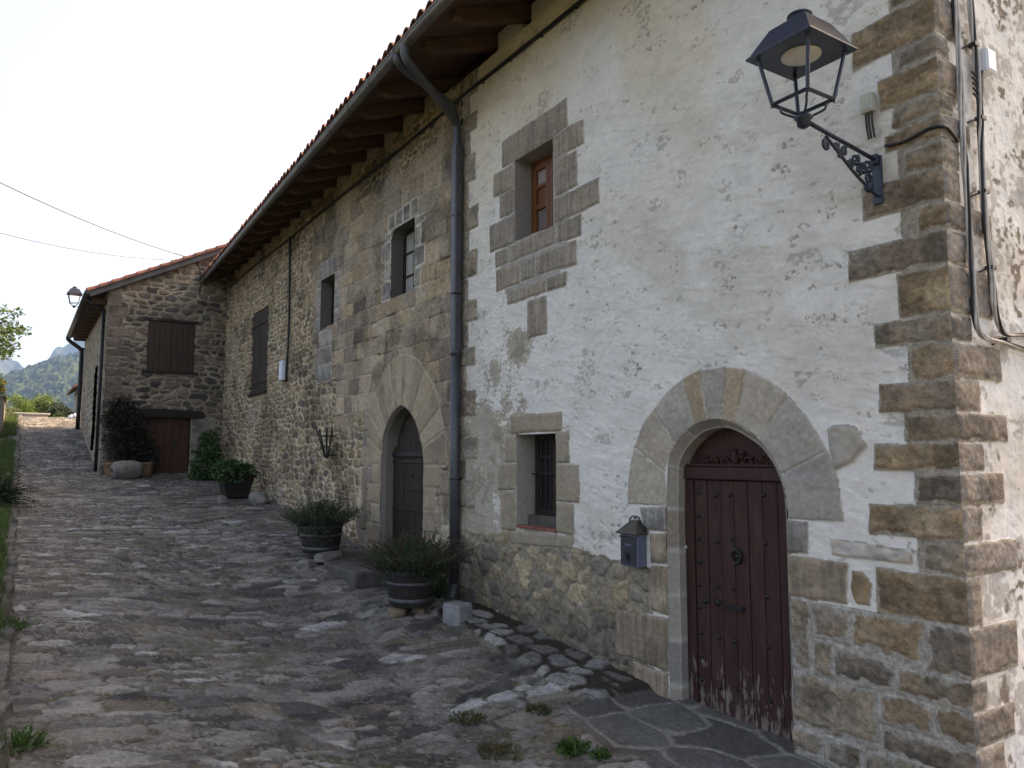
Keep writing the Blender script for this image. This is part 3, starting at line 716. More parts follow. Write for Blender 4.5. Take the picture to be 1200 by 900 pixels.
for i, (za, zb) in enumerate(allc):
    w = sx[i % 2] * random.uniform(.85, 1.2)
    for yy, xx in fixed.items():
        if abs(W(1125, yy)[1] - zb) < .03: w = sedge(xx, yy - 12)
    w = min(max(w, .1), .6)
    B.stone([(-.06, zb), (w, zb), (w, za - .004), (-.06, za - .004)], np.array([.235, .205, .18]) * random.uniform(.85, 1.1), 1, margin=.016, wob=.024, rough=.012, lime=.5)
B.H = np.where(B.U < .0001, .006, B.H)
hf_mesh(sus, vs, lambda u, v, h: (-h, -u + .006 * (u < 1e-4), v), B.H, B.C, B.P, {0: ('side_wall', M['plaster'], white), 1: ('side_corner_stones', M['masonry'], white)})
# rest of the shell
mb = MB(); mb.box(.0, TSPLIT, -7.2, -6.9, -2.3, ZTOP + .1)
o = mb.build('rear_wall', M['plaster'], white); const_col(o, (.6, .58, .54))
mb = MB(); mb.prism([(-.001, ZTOP), (-7.2, ZTOP), (-3.6, 6.1)], .02, .3, 'x'); o = mb.build('gable_top', M['plaster'], white); const_col(o, (.6, .58, .54))
mb = MB(); mb.box(.3, TSPLIT, -6.9, -.38, -2.4, -2.25); mb.box(.35, TSPLIT, -.5, -.40, -2.2, ZTOP); mb.build('inner_lining', M['black'], white)

# --- roofs
EO, EZ, SL = 1.06, 4.60, .37
def roof(parent, t0, t1, tile, step=.20, name='roof'):
    ts = np.arange(t0, t1 + .001, .0125 if t1 - t0 < 8 else .02); rows = 14
    L = 4.75; ks = []
    for r in range(rows):
        ks += [(r / rows, 0), (r / rows + .0005, 1), ((r + 1) / rows - .0006, 1)]
    a = []; hh = []
    for q, s_ in ks: a.append(q * L); hh.append(.03 if s_ and True else .0)
    X = np.repeat(ts[:, None], len(a), 1); Oc = np.repeat(np.array(a)[None, :], len(ts), 0)
    rr = np.floor(Oc / (L / rows)); frac = Oc / (L / rows) - rr
    jit = (_h(np.floor(X / step), rr, 5) - .5) * .03
    ph = X / step * 2 * pi + jit * 6
    Z = .085 * np.abs(np.sin(ph / 2)) + .04 * (1 - frac) + (_h(np.floor(X / step), rr, 8) - .5) * .012
    Oo = EO + .02 + jit * (rr < 1) - Oc; Zz = EZ + .15 + Oc * SL + Z
    V3 = np.stack([X, Oo, Zz], -1).reshape(-1, 3); n2 = len(a)
    I, J = np.meshgrid(np.arange(len(ts) - 1), np.arange(n2 - 1), indexing='ij'); b = I * n2 + J
    q = np.stack([b, b + n2, b + n2 + 1, b + 1], -1).reshape(-1, 4)
    ob = link_mesh(name, np_mesh(name, V3, q), tile, parent)
    s_ = ob.modifiers.new('thick', 'SOLIDIFY'); s_.thickness = .018; s_.offset = -1
    # rear slope, plain
    mb = MB(); zr = EZ + .16 + L * SL; mb.add([(t0, EO - L + .02, zr), (t1, EO - L + .02, zr), (t1, -8.2, EZ + .16), (t0, -8.2, EZ + .16), (t0, EO - L + .02, zr - .05), (t1, EO - L + .02, zr - .05), (t1, -8.2, EZ + .11), (t0, -8.2, EZ + .11)],
        [(0, 1, 2, 3), (4, 7, 6, 5), (0, 4, 5, 1), (1, 5, 6, 2), (2, 6, 7, 3), (3, 7, 4, 0)]); mb.build('rear_roof', tile, parent)
    return ob
def eaves(parent, roofob, t0, t1, t_list, board_mat, raf_mat):
    mb = MB(); zi = EZ + .055
    n = int((t1 - t0) / .16)
    nb = 8
    for k in range(nb):
        a = EO - .02 - k * (EO + .1) / nb; b = EO - .02 - (k + 1) * (EO + .1) / nb + .006
        za = zi + (EO - a) * SL; zb_ = zi + (EO - b) * SL
        mb.add([(t0, a, za), (t1, a, za), (t1, b, zb_), (t0, b, zb_), (t0, a, za + .03), (t1, a, za + .03), (t1, b, zb_ + .03), (t0, b, zb_ + .03)], [(0, 1, 2, 3), (4, 7, 6, 5), (0, 4, 5, 1), (1, 5, 6, 2), (2, 6, 7, 3), (3, 7, 4, 0)])
    mb.build('eave_boards', board_mat, parent)
    for t in t_list:
        mb = MB(); zt = lambda o: EZ + .05 + (EO - o) * SL
        pr = [(-.25, zt(-.25)), (.93, zt(.93)), (.93, zt(.93) - .09), (.86, zt(.86) - .11), (.80, zt(.8) - .16), (.66, zt(.66) - .17), (-.25, zt(-.25) - .17)]
        mb.prism(pr, t - .065, t + .065, 'x'); mb.build('rafter', raf_mat, roofob, bevel=.008)
    # masonry closing between the rafters
    ts = sorted(t_list); mb = MB()
    for a, b in zip(ts[:-1], ts[1:]):
        if a > t0 - .1 and b < t1 + .1: mb.box(a + .10, b - .10, -.12, .004, ZTOP - .02, EZ + .05 + EO * SL - .012)
    ob = mb.build('eave_infill', M['plaster'], parent, bevel=.02); return ob
rf = roof(white, -.5, TSPLIT + .02, M['tile'])
allr = list(np.arange(.24, 5.8, .70))
inf = eaves(white, rf, -.45, TSPLIT + .02, allr, M['eave_board'], M['old_wood']); const_col(inf, (.52, .48, .40))
def gutter(parent, t0, t1, mat, name='gutter'):
    mb = MB(); n = 10; R = .065; oc, zc = EO + .045, EZ + .065
    for rr in (R, R - .006):
        pass
    prof = [(oc + R * cos(a), zc + R * sin(a)) for a in np.linspace(pi, 2 * pi, n)]
    prof2 = [(oc + (R - .006) * cos(a), zc + (R - .006) * sin(a)) for a in np.linspace(2 * pi, pi, n)]
    mb.prism(prof + prof2, t0, t1, 'x')
    mb.tube([(t0, oc + R, zc), (t1, oc + R, zc)], .011, 8)
    g = mb.build(name, mat, parent, smooth=False)
    for t in np.arange(t0 + .4, t1, .8):
        mb = MB(); mb.prism([(oc + (R + .004) * cos(a), zc + (R + .004) * sin(a)) for a in np.linspace(pi, 2 * pi, n)] + [(oc + (R + .0005) * cos(a), zc + (R + .0005) * sin(a)) for a in np.linspace(2 * pi, pi, n)], t - .012, t + .012, 'x'); mb.build('gutter_bracket', mat, g)
    return g
gutter(white, -.5, 5.05, M['gutter'])
# downpipe
PT = 5.84; PO = .10
dp = MB(); zc = EZ + .01
el = [(5.22, EO + .05, zc), (5.22, EO + .045, zc - .10), (5.28, EO - .08, zc - .19), (5.72, .30, zc - .34), (PT, PO + .03, zc - .43), (PT, PO, zc - .55), (PT, PO, zc - .75)]
dp.tube(smooth_curve(el, 5), .052, 14)
dp.tube(smooth_curve([(5.45, EO + .05, zc), (5.45, EO + .03, zc - .07), (5.52, EO - .12, zc - .12), (5.74, .28, zc - .24), (PT - .02, PO + .03, zc - .36), (PT - .01, PO, zc - .46)], 5), .045, 14)
dpo = dp.build('downpipe', M['pipe'], white, smooth=True)
zb_ = -1.60
mb = MB(); mb.box(PT - .06, PT + .06, PO - .055, PO + .055, zc - 2.6, zc - .7); mb.box(PT - .058, PT + .058, PO - .053, PO + .053, 1.31, zc - 2.602); mb.build('upper_pipe', M['pipe'], dpo, bevel=.018)
mb = MB(); mb.tube([(PT, PO, 1.31), (PT, PO, zb_)], .060, 16); mb.tube([(PT, PO, 1.25), (PT, PO, 1.33)], .068, 16); mb.tube(smooth_curve([(PT, PO, zb_ + .12), (PT, PO + .01, zb_ + .02), (PT - .02, PO + .06, zb_ - .06)], 4), .064, 14); mb.build('lower_pipe', M['pipe'], dpo, smooth=True)
for z in (3.0, -.25):
    mb = MB(); mb.tube([(PT, PO, z - .01), (PT, PO, z + .01)], .0635, 14); mb.box(PT - .02, PT + .02, 0, PO, z - .012, z + .012); mb.build('pipe_bracket', M['iron'], dpo)

# ================================================================== STONE HOUSE (middle of the row)
stone = thing('stone_house', 'long brown stone house with pointed arch door and deep eaves, middle of the row', 'house')
T1 = 18.9
us = [TSPLIT + .009]
while us[-1] < T1 + .7: us.append(us[-1] + .0125 * (1 + .05 * (us[-1] - TSPLIT)))
us = np.array(us); vs = np.arange(-1.9, ZTOP + .013, .0135)
A = Wall(us, vs, 4); U, V = A.U, A.V
big = fbm(U * .6, V * .6, 203, 4); mid = fbm(U * 3, V * 3, 205, 4); fine = fbm(U * 16, V * 20, 206, 4)
i1, e1 = ashlar(U, V, 61, (.20, .34), (.24, .62))
i2, e2 = rubble(U, V, .25, .14, 62, warp=.5, p=4.2, jit=.40, wt=.22)
i3, e3 = rubble(U, V, .185, .10, 64, warp=.5, p=4.0, jit=.42, wt=.24)
sm = fbm(U * .8, V * .9, 65, 3) + .10 * sst(13, 17, U) > .52
i2 = np.where(sm, i3, i2); e2 = np.where(sm, e3 * 1.15, e2)
jn = (fbm(U * 2.2, V * 2.2, 66, 3) - .5) * .9
ash = (U + jn < 9.0) | ((U + jn < 10.35) & (V + jn > .6)) | ((U + jn * .5 < 11.65) & (U > 9) & (V + jn * .5 > 1.55))
ash &= ~((V + jn * .7 > 4.25) & (U < 9.4))
ew1 = e1 + (fbm(U * 12, V * 12, 67, 3) - .5) * .020; ew2 = e2 + (fbm(U * 14, V * 14, 68, 3) - .5) * .030
s1 = sst(.003, .010, ew1); s2 = sst(.008, .015, ew2)
pa = palette(i1, [[.345, .27, .19], [.295, .235, .17], [.385, .31, .225], [.265, .215, .165], [.335, .255, .165], [.235, .19, .15]]) * (.62 + .45 * mid + .35 * fine)[..., None]
pr = palette(i2, [[.225, .165, .105], [.175, .135, .095], [.27, .20, .125], [.145, .12, .095], [.235, .19, .135], [.29, .225, .14]]) * (.55 + .55 * mid + .4 * fine)[..., None]
ma = lerp3(np.array([.085, .07, .052]) * np.ones(U.shape + (1,)), np.array([.43, .37, .28]), sst(.36, .60, fbm(U * 3, V * 3, 69, 4)))
mr = np.array([.54, .435, .31]) * (.60 + .6 * fbm(U * 3, V * 3, 70, 4))[..., None]
ca = lerp3(ma, pa, s1); cr = lerp3(mr, pr, s2)
A.C = np.where(ash[..., None], ca, cr)
A.H = np.where(ash, s1 * (.006 + np.minimum(np.maximum(ew1, 0) * .4, .008)) + (_h(np.floor(i1 * 9999), i1 * 0, 3) - .5) * .012, s2 * (.008 + np.minimum(np.maximum(ew2, 0) * .5, .014)) + (_h(np.floor(i2 * 9999), i2 * 0, 3) - .5) * .016) + (mid - .5) * .02 + (fine - .5) * .010
# weathered patches, a tone darker towards the wall top, and lime runs
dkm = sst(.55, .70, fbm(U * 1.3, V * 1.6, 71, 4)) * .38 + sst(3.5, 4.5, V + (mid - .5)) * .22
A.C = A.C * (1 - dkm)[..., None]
lim = sst(.60, .70, fbm(U * 1.6, V * 1.1, 72, 4) * .75 + fine * .25) * .35
A.C = lerp3(A.C, np.array([.44, .40, .34]), lim * np.where(ash, .6, .9))
# windows
def rectpoly(t0, t1, z0, z1): return [(t0, z0), (t1, z0), (t1, z1), (t0, z1)]
w3 = [(7.24, 2.345), (8.04, 2.345), (8.04, 3.25), (7.98, 3.33), (7.88, 3.375), (7.24, 3.385)]
w2 = rectpoly(10.455, 11.195, 2.335, 3.245); w1 = rectpoly(14.66, 16.03, 1.5, 3.40)
gs = np.array([[.29, .27, .24], [.25, .235, .215], [.31, .285, .25]])
def surround(t0, t1, z0, z1, part, wl=.26, top=.3, cols=gs, **kw):
    zz = z0; k = 0
    while zz < z1 - .05:
        h = min(random.uniform(.22, .32), z1 - zz)
        for sg in (0, 1):
            w = wl * (1.25 if (k + sg) % 2 else .8)
            A.stone(rectpoly(t0 - w if sg == 0 else t1, t0 if sg == 0 else t1 + w, zz + .003, zz + h - .003), cols[(k + sg) % 3], part, **kw)
        zz += h; k += 1
    n = 4
    for i in range(n):
        a = t0 - .12 + (t1 - t0 + .24) * i / n; b = t0 - .12 + (t1 - t0 + .24) * (i + 1) / n
        A.stone(rectpoly(a + .003, b - .003, z1 + .004, z1 + top * random.uniform(.9, 1.08)), cols[i % 3] * .85, part, **kw)
surround(7.24, 8.04, 2.345, 3.385, 1, .27, .28, margin=.020, wob=.010, lime=.9, mort=np.array([.50, .46, .39]), proud=.008)
surround(10.455, 11.195, 2.335, 3.245, 2, .25, .30, margin=.010, wob=.008, lime=.5, mort=np.array([.42, .39, .33]), proud=.008)
for k in range(3): A.stone(rectpoly(10.5, 11.25, 1.35 + k * .32, 1.35 + k * .32 + .31), gs[k], 2, margin=.010, wob=.01, lime=.7, mort=np.array([.45, .42, .36]))
# pointed doorway: voussoirs and jambs
inl = [W(*p) for p in ((447, 562), (447, 530), (450, 510), (456, 492), (463, 481), (470.5, 474.5))]
inr = [W(*p) for p in ((470.5, 474.5), (478, 479), (485, 489), (491.5, 506), (495.5, 525), (497, 545))]
tdl, tdr = 8.27, 6.865
inl[0] = (tdl, inl[0][1]); inl[1] = (tdl - .01, inl[1][1]); inr[-1] = (tdr, inr[-1][1])
zspr = inr[-1][1]
inl[0] = (tdl, zspr)
il = smooth_curve(inl, 4); ir = smooth_curve(inr, 4)
outl = smooth_curve([W(*p) for p in ((430, 549), (431, 512), (436, 478), (446, 445), (457, 425), (472, 414.5))], 4)
outr = smooth_curve([W(*p) for p in ((472, 414.5), (488, 419), (503, 438), (515, 468), (522, 505), (525, 546))], 4)
outl[0] = (outl[0][0], zspr)
outr[-1] = (outr[-1][0], zspr)
vc = np.array([[.36, .295, .215], [.32, .26, .19], [.38, .315, .235], [.285, .235, .18]])
for side, (a, b) in enumerate(((il, outl), (ir, outr))):
    cuts = [0, 4, 7, 10, 13, 16, 18, 20] if side == 0 else [0, 2, 4, 7, 10, 13, 16, 20]
    for i in range(len(cuts) - 1):
        A.stone(b[cuts[i]:cuts[i + 1] + 1] + a[cuts[i]:cuts[i + 1] + 1][::-1], vc[(i + side) % 4], 3, margin=.008, wob=.006, lime=.25, stain=.15, proud=.012, rough=.005, mort=np.array([.43, .38, .30]))
zz = zspr
for k in range(5):
    h = .29
    for sg in (0, 1):
        w = (.34, .50)[(k + sg) % 2]
        A.stone(rectpoly(tdl, tdl + w, zz - h + .004, zz) if sg == 0 else rectpoly(tdr - w, tdr, zz - h + .004, zz), vc[(k + sg) % 4] * .95, 3, margin=.005, wob=.01, lime=.2, stain=.2, proud=.012, rough=.006)
    zz -= h
dvoid = [(tdl, -2.2)] + il + ir[1:] + [(tdr, -2.2)]
sp = {0: ('stone_wall', M['masonry'], stone), 1: ('near_window_surround', M['cutstone'], stone), 2: ('middle_window_surround', M['cutstone'], stone), 3: ('arch_surround', M['cutstone'], stone)}
wp = hf_mesh(us, vs, lambda u, v, h: (u, h, v), A.H, A.C, A.P, sp, [w3, w2, w1, dvoid], .0095)
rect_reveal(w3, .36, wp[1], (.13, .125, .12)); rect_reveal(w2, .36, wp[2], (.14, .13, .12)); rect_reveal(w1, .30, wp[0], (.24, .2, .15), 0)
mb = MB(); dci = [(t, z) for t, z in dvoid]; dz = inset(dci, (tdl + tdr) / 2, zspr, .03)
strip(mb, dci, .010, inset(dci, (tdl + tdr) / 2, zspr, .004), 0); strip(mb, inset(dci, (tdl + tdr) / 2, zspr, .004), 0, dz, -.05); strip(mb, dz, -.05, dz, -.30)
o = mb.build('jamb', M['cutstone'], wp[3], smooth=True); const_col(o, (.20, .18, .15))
# plank door
OD2 = -.17; dl = inset(dci, (tdl + tdr) / 2, zspr, .02)
mb = MB(); mb.prism(dl, OD2 - .08, OD2 - .05, 'y'); d2 = mb.build('arched_door', M['dark_door'], stone)
mb = MB(); xs2 = np.linspace(tdr + .03, tdl - .03, 8)
for i in range(7): mb.box(xs2[i] + .003, xs2[i + 1] - .003, OD2 - .05, OD2 + random.uniform(-.004, .004), -1.5, .02)
for i in range(7):
    tm = (xs2[i] + xs2[i + 1]) / 2; zt = np.interp(abs(tm - 7.58), [0, .3, .5, .7], [.66, .45, .22, .06]); mb.box(xs2[i] + .003, xs2[i + 1] - .003, OD2 - .05, OD2, .10, zt)
mb.build('planks', M['dark_door'], d2, bevel=.004)
mb = MB(); mb.box(tdr + .02, tdl - .02, OD2 - .05, OD2 + .03, .022, .098)
mb.build('iron_rail', M['iron'], d2, bevel=.004)
for z in (-.05, -.72):
    mb = MB(); mb.box(tdr + .03, tdl - .03, OD2, OD2 + .014, z - .02, z + .02); mb.build('iron_strap', M['iron'], d2, bevel=.004)
for z in (-.25, -.45, -.95, -1.15):
    for q in np.linspace(tdr + .12, tdl - .12, 5): mb = MB(); dome(mb, q, z, OD2 + .003, .022); mb.build('stud', M['iron'], d2, smooth=True)
# windows of the stone house
def casement(t0, t1, z0, z1, OW, name, curtain):
    mb = MB(); ring_frame(mb, t0, t1, z0, z1, .05, OW - .05, OW); mb.box((t0 + t1) / 2 - .03, (t0 + t1) / 2 + .03, OW - .05, OW + .008, z0 + .05, z1 - .05)
    for z in np.linspace(z0, z1, 4)[1:-1]: mb.box(t0 + .05, t1 - .05, OW - .045, OW - .008, z - .012, z + .012)
    w = mb.build(name, M['dark_door'], stone, bevel=.004)
    for a, b, cu in ((t0 + .05, (t0 + t1) / 2 - .03, curtain), ((t0 + t1) / 2 + .03, t1 - .05, curtain)):
        mb = MB(); mb.box(a, b, OW - .038, OW - .03, z0 + .05, z1 - .05); mb.build('pane', M['curtain'] if cu else M['glass_dark'], w)
casement(7.235, 8.045, 2.34, 3.39, -.19, 'near_window', True)
casement(10.45, 11.2, 2.33, 3.25, -.20, 'middle_window', True)
mb = MB()
for a, b in ((14.665, 15.335), (15.345, 16.025)):
    n = 5
    for k in range(n): mb.box(a + (b - a) * k / n + .003, a + (b - a) * (k + 1) / n - .003, -.05, -.012 + random.uniform(-.003, .003), 1.505, 3.39)
    for z in (1.75, 3.1): mb.box(a + .02, b - .02, -.011, .010, z - .05, z + .05)
sh = mb.build('shutters', M['grey_shutter'], stone, bevel=.004)
mb = MB(); mb.box(14.6, 16.1, -.1, .06, 1.43, 1.497); mb.build('shutter_sill', M['lintel_wood'], sh, bevel=.008)
rf = roof(stone, TSPLIT + .022, T1 + .12, M['tile'])
inf = eaves(stone, rf, TSPLIT + .022, T1 + .10, list(np.arange(6.4, T1 + .1, .70)), M['eave_board'], M['old_wood']); const_col(inf, (.30, .26, .20))
gu = gutter(stone, 5.055, T1 + .12, M['gutter'])
# the eave narrows towards the far end, as the wall leans out of line there
for ob in [rf, gu] + list(rf.children) + list(gu.children) + [c for c in stone.children if c.name.startswith('eave_boards')]:
    me = ob.data
    if ob.type != 'MESH': continue
    co = np.empty(len(me.vertices) * 3, np.float32); me.vertices.foreach_get('co', co); co = co.reshape(-1, 3)
    k = 1 - .030 * np.clip(co[:, 0] - TSPLIT, 0, 14); co[:, 1] = np.where(co[:, 1] > 0, co[:, 1] * k, co[:, 1]); me.vertices.foreach_set('co', co.ravel()); me.update()
mb = MB(); mb.box(TSPLIT, T1 + .7, -7.2, -6.9, -2, ZTOP); mb.box(T1 + .4, T1 + .7, -6.9, -.38, -2, ZTOP); mb.prism([(0, ZTOP), (-7.2, ZTOP), (-3.6, 6.1)], T1 + .3, T1 + .6, 'x')
o = mb.build('rear_wall', M['masonry'], stone); const_col(o, (.26, .22, .16))
mb = MB(); mb.box(TSPLIT + .01, T1 + .4, -.52, -.44, -1.9, ZTOP); mb.box(TSPLIT + .01, T1 + .4, -6.9, -.52, -2.2, -2.0); mb.build('inner_lining', M['black'], stone)

# ================================================================== BARN HOUSE across the end
barn = thing('barn_house', 'dark stone gabled house with red roof edge, far end of the lane', 'house')
OK_ = G(123.5, 430, T1)[0]
GT = T1 - .22
e0 = G(106, 337, GT); e1p = G(283, 280, GT)
bsl = (e1p[1] - e0[1]) / (e0[0] - e1p[0])                         # rise per metre inward
def rz(o): return e0[1] + (e0[0] - o) * bsl                        # top of the tiles
ous = np.arange(-1.2, OK_ + .015, .0145); ovs = np.arange(-1.0, 6.4, .0145)
B = Wall(ous, ovs, 5); U, V = B.U, B.V
mid = fbm(U * 3, V * 3, 305, 4); fine = fbm(U * 16, V * 20, 306, 4)
i2, e2 = rubble(U, V, .32, .15, 162, warp=.4, p=4.4, jit=.44, wt=.28)
ew = e2 + (fbm(U * 14, V * 14, 168, 3) - .5) * .026; s2 = sst(.008, .022, ew)
pr = palette(i2, [[.125, .10, .082], [.085, .074, .066], [.165, .13, .10], [.14, .105, .085], [.20, .165, .13], [.065, .058, .054]]) * (.55 + .55 * mid + .4 * fine)[..., None]
mr = np.array([.29, .245, .185]) * (.5 + .7 * fbm(U * 4, V * 4, 170, 4))[..., None]
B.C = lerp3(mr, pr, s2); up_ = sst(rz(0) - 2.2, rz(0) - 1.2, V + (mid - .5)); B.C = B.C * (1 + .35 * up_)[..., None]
B.H = s2 * (.012 + np.minimum(np.maximum(ew, 0) * .6, .02)) + (_h(np.floor(i2 * 9999), i2 * 0, 3) - .5) * .02 + (mid - .5) * .02 + (fine - .5) * .01
zz = -.7; k = 0
while zz < e0[1] - .3:
    h = random.uniform(.2, .34); w = (.55, .34)[k % 2] * random.uniform(.8, 1.2); B.stone(rectpoly(OK_ - w, OK_ + .01, zz + .004, zz + h - .004), np.array([.17, .14, .115]) * random.uniform(.85, 1.15), 0, margin=.010, wob=.016, lime=.1, mort=np.array([.25, .22, .18])); zz += h; k += 1
bd = [G(165, 488, T1), G(223, 488, T1), G(222, 557, T1), G(166, 558, T1)]
bdo0, bdo1 = bd[1][0], bd[0][0]; bdz0, bdz1 = bd[2][1] - .05, bd[0][1]
B.stone(rectpoly(bdo0 - .62, bdo0 - .02, bdz0 - .1, bdz1 - .0), np.array([.22, .20, .175]), 0, margin=.02, wob=.02, lime=.1)
shp = [G(174, 375, T1), G(229, 378, T1), G(228, 437, T1), G(174, 434, T1)]
s0, s1_ = shp[1][0], shp[0][0]; sz0, sz1 = shp[2][1], shp[0][1]
dv = rectpoly(bdo0, bdo1, bdz0 - .6, bdz1); sv = rectpoly(s0, s1_, sz0, sz1)
topv = [(OK_ + .6, rz(OK_ + .6) - .16), (-1.6, rz(-1.6) - .16), (-1.6, 9), (OK_ + .6, 9)]
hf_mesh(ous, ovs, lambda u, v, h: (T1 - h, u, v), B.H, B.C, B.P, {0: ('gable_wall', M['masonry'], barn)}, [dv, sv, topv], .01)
# facade along the lane
fus = np.arange(T1, 26.7, .03); fvs = np.arange(-1.0, e0[1] + .1, .022)
F = Wall(fus, fvs, 6); U, V = F.U, F.V
i2, e2 = rubble(U, V, .30, .17, 182, warp=.5, p=3.6, jit=.42, wt=.3); s2 = sst(.01, .028, e2 + (fbm(U * 10, V * 10, 186, 3) - .5) * .02)
mid = fbm(U * 3, V * 3, 187, 4)
F.C = lerp3(np.array([.33, .29, .23]) * np.ones(U.shape + (1,)), palette(i2, [[.25, .205, .15], [.20, .17, .13], [.29, .245, .18]]) * (.6 + .8 * mid)[..., None], s2)
F.H = s2 * .02 + (mid - .5) * .02
fz = W(111, 470, OK_)[0]; fd0, fd1 = W(113.5, 470, OK_)[0], W(109.5, 470, OK_)[0]
zg_ = float(ground_z(fd0, OK_))
fvd = rectpoly(fd0, fd1, zg_ + .3, zg_ + 2.6)
hf_mesh(fus, fvs, lambda u, v, h: (u, OK_ + h, v), F.H, F.C, F.P, {0: ('lane_wall', M['masonry'], barn)}, [fvd], .02)
mb = MB(); mb.box(fd0, fd1, OK_ - .2, OK_ - .15, zg_ + .3, zg_ + 2.6); mb.build('dark_shutter', M['lintel_wood'], barn)
mb = MB(); mb.box(26.4, 26.68, -5.5, OK_ - .01, -.8, e0[1]); mb.box(T1 + .7, 26.4, -5.5, -5.2, -.8, e0[1]); mb.box(T1 + .36, 26.4, OK_ - .52, OK_ - .42, -.8, e0[1]); mb.box(T1 + .36, T1 + .46, -1.2, OK_ - .5, -.8, e0[1] + .2); o = mb.build('rear_walls', M['masonry'], barn); const_col(o, (.22, .19, .15))
# roof of the barn house
RID = -1.7
pol = [(e0[0], rz(e0[0]) - .10), (RID, rz(RID) - .10), (2 * RID - e0[0], rz(e0[0]) - .10), (2 * RID - e0[0], rz(e0[0]) - .16), (RID, rz(RID) - .17), (e0[0], rz(e0[0]) - .16)]
mb = MB(); mb.prism([(p, q) for p, q in pol], GT + .06, 27.0, 'x'); br = mb.build('roof', M['eave_board'], barn)
mb = MB(); w = .15
for sgn in (1,):
    a = (e0[0] + .0, rz(e0[0])); mb.add([(GT, e0[0], rz(e0[0]) - .07), (GT, RID, rz(RID) - .07), (GT, RID, rz(RID) - .22), (GT, e0[0], rz(e0[0]) - .22), (GT + .055, e0[0], rz(e0[0]) - .07), (GT + .055, RID, rz(RID) - .07), (GT + .055, RID, rz(RID) - .22), (GT + .055, e0[0], rz(e0[0]) - .22)], [(0, 1, 2, 3), (4, 7, 6, 5), (0, 4, 5, 1), (1, 5, 6, 2), (2, 6, 7, 3), (3, 7, 4, 0)])
mb.build('verge_board', M['fascia'], br)
mb = MB(); nt_ = int((e0[0] - RID) / .27)
def barrel(mb, p0, p1, r, up):
    """half barrel tile from p0 to p1, open below"""
    p0 = Vector(p0); p1 = Vector(p1); ax = (p1 - p0).normalized(); side = ax.cross(Vector(up)).normalized(); u_ = side.cross(ax); n = 7; vs = []
    for p, k in ((p0, 1.0), (p1, .84)):
        for rr in (r * k, r * k - .016):
            for i in range(n): a = pi * i / (n - 1); vs.append(p + side * cos(a) * rr + u_ * sin(a) * rr)
    fs = [(i, i + 1, 2 * n + i + 1, 2 * n + i) for i in range(n - 1)] + [(n + i, 3 * n + i, 3 * n + i + 1, n + i + 1) for i in range(n - 1)] + [(i, n + i, n + i + 1, i + 1) for i in range(n - 1)] + [(2 * n + i, 2 * n + i + 1, 3 * n + i + 1, 3 * n + i) for i in range(n - 1)]
    mb.add(vs, fs)
for k in range(nt_ + 1):
    o0 = e0[0] + .06 - k * .27; o1 = o0 - .33
    for c in range(12):
        tt = GT + .04 + c * .24
        barrel(mb, (tt, o0, rz(o0) - .085 + .02), (tt, o1, rz(o1) - .085), .095, (0, 0, 1))
mb.build('verge_tiles', M['tile_red'], br, smooth=False)
mb = MB(); mb.prism([(p, q + .02) for p, q in [(e0[0], rz(e0[0]) - .10), (RID, rz(RID) - .10), (2 * RID - e0[0], rz(e0[0]) - .10), (2 * RID - e0[0], rz(e0[0]) - .06), (RID, rz(RID) - .04), (e0[0], rz(e0[0]) - .06)]], GT + 2.9, 27.0, 'x'); mb.build('roof_tiles', M['tile_red'], br)
for t in np.arange(GT + .5, 26.9, .65):
    mb = MB(); mb.box(t - .05, t + .05, OK_ - .1, e0[0] - .06, rz(e0[0]) - .30, rz(e0[0]) - .165); mb.build('rafter', M['old_wood'], br)
mb = MB(); mb.tube([(GT, e0[0] + .07, rz(e0[0]) - .13), (27.0, e0[0] + .07, rz(e0[0]) - .13)], .065, 10); mb.build('gutter', M['pipe'], barn, smooth=True)
mb = MB(); ze = rz(e0[0]) - .15; zf = float(ground_z(26.3, OK_)); mb.tube(smooth_curve([(26.6, e0[0] + .07, ze), (26.6, e0[0] + .05, ze - .12), (26.5, OK_ + .12, ze - .42), (26.5, OK_ + .10, ze - .6), (26.5, OK_ + .10, zf)], 4), .065, 10); mb.build('far_downpipe', M['iron'], barn, smooth=True)
mb = MB(); mb.tube([(T1 + .35, OK_ + .07, ze - .25), (T1 + .35, OK_ + .07, float(ground_z(T1, OK_)) - .02)], .04, 10); mb.tube([(T1 + .35, e0[0] + .07, ze), (T1 + .35, OK_ + .07, ze - .28)], .04, 10); mb.build('near_downpipe', M['iron'], barn, smooth=True)
# shutter, door and lintel of the gable
mb = MB(); hm = (s0 + s1_) / 2
for a, b in ((s0 + .01, hm - .003), (hm + .003, s1_ - .01)):
    for k in range(4): mb.box(T1 - .006 - random.uniform(0, .006), T1 + .06, a + (b - a) * k / 4 + .002, a + (b - a) * (k + 1) / 4 - .002, sz0 + .01, sz1 - .01)
so = mb.build('window_shutters', M['shutter_wood'], barn, bevel=.004)
mb = MB(); ring = .06
mb.box(T1 - .04, T1 + .06, s0 - .10, s1_ + .10, sz1 - .003, sz1 + .07); mb.box(T1 - .05, T1 + .06, s0 - .10, s1_ + .10, sz0 - .06, sz0 + .004); mb.build('shutter_frame', M['lintel_wood'], so, bevel=.006)
mb = MB()
for k in range(6): mb.box(T1 + .10, T1 + .15 + random.uniform(-.004, .004), bdo0 + (bdo1 - bdo0) * k / 6 + .003, bdo0 + (bdo1 - bdo0) * (k + 1) / 6 - .003, bdz0 - .1, bdz1)
mb.box(T1 + .092, T1 + .104, bdo0 + .04, bdo1 - .04, bdz0 + .78, bdz0 + .80); bdoo = mb.build('barn_door', M['barn_wood'], barn, bevel=.004)
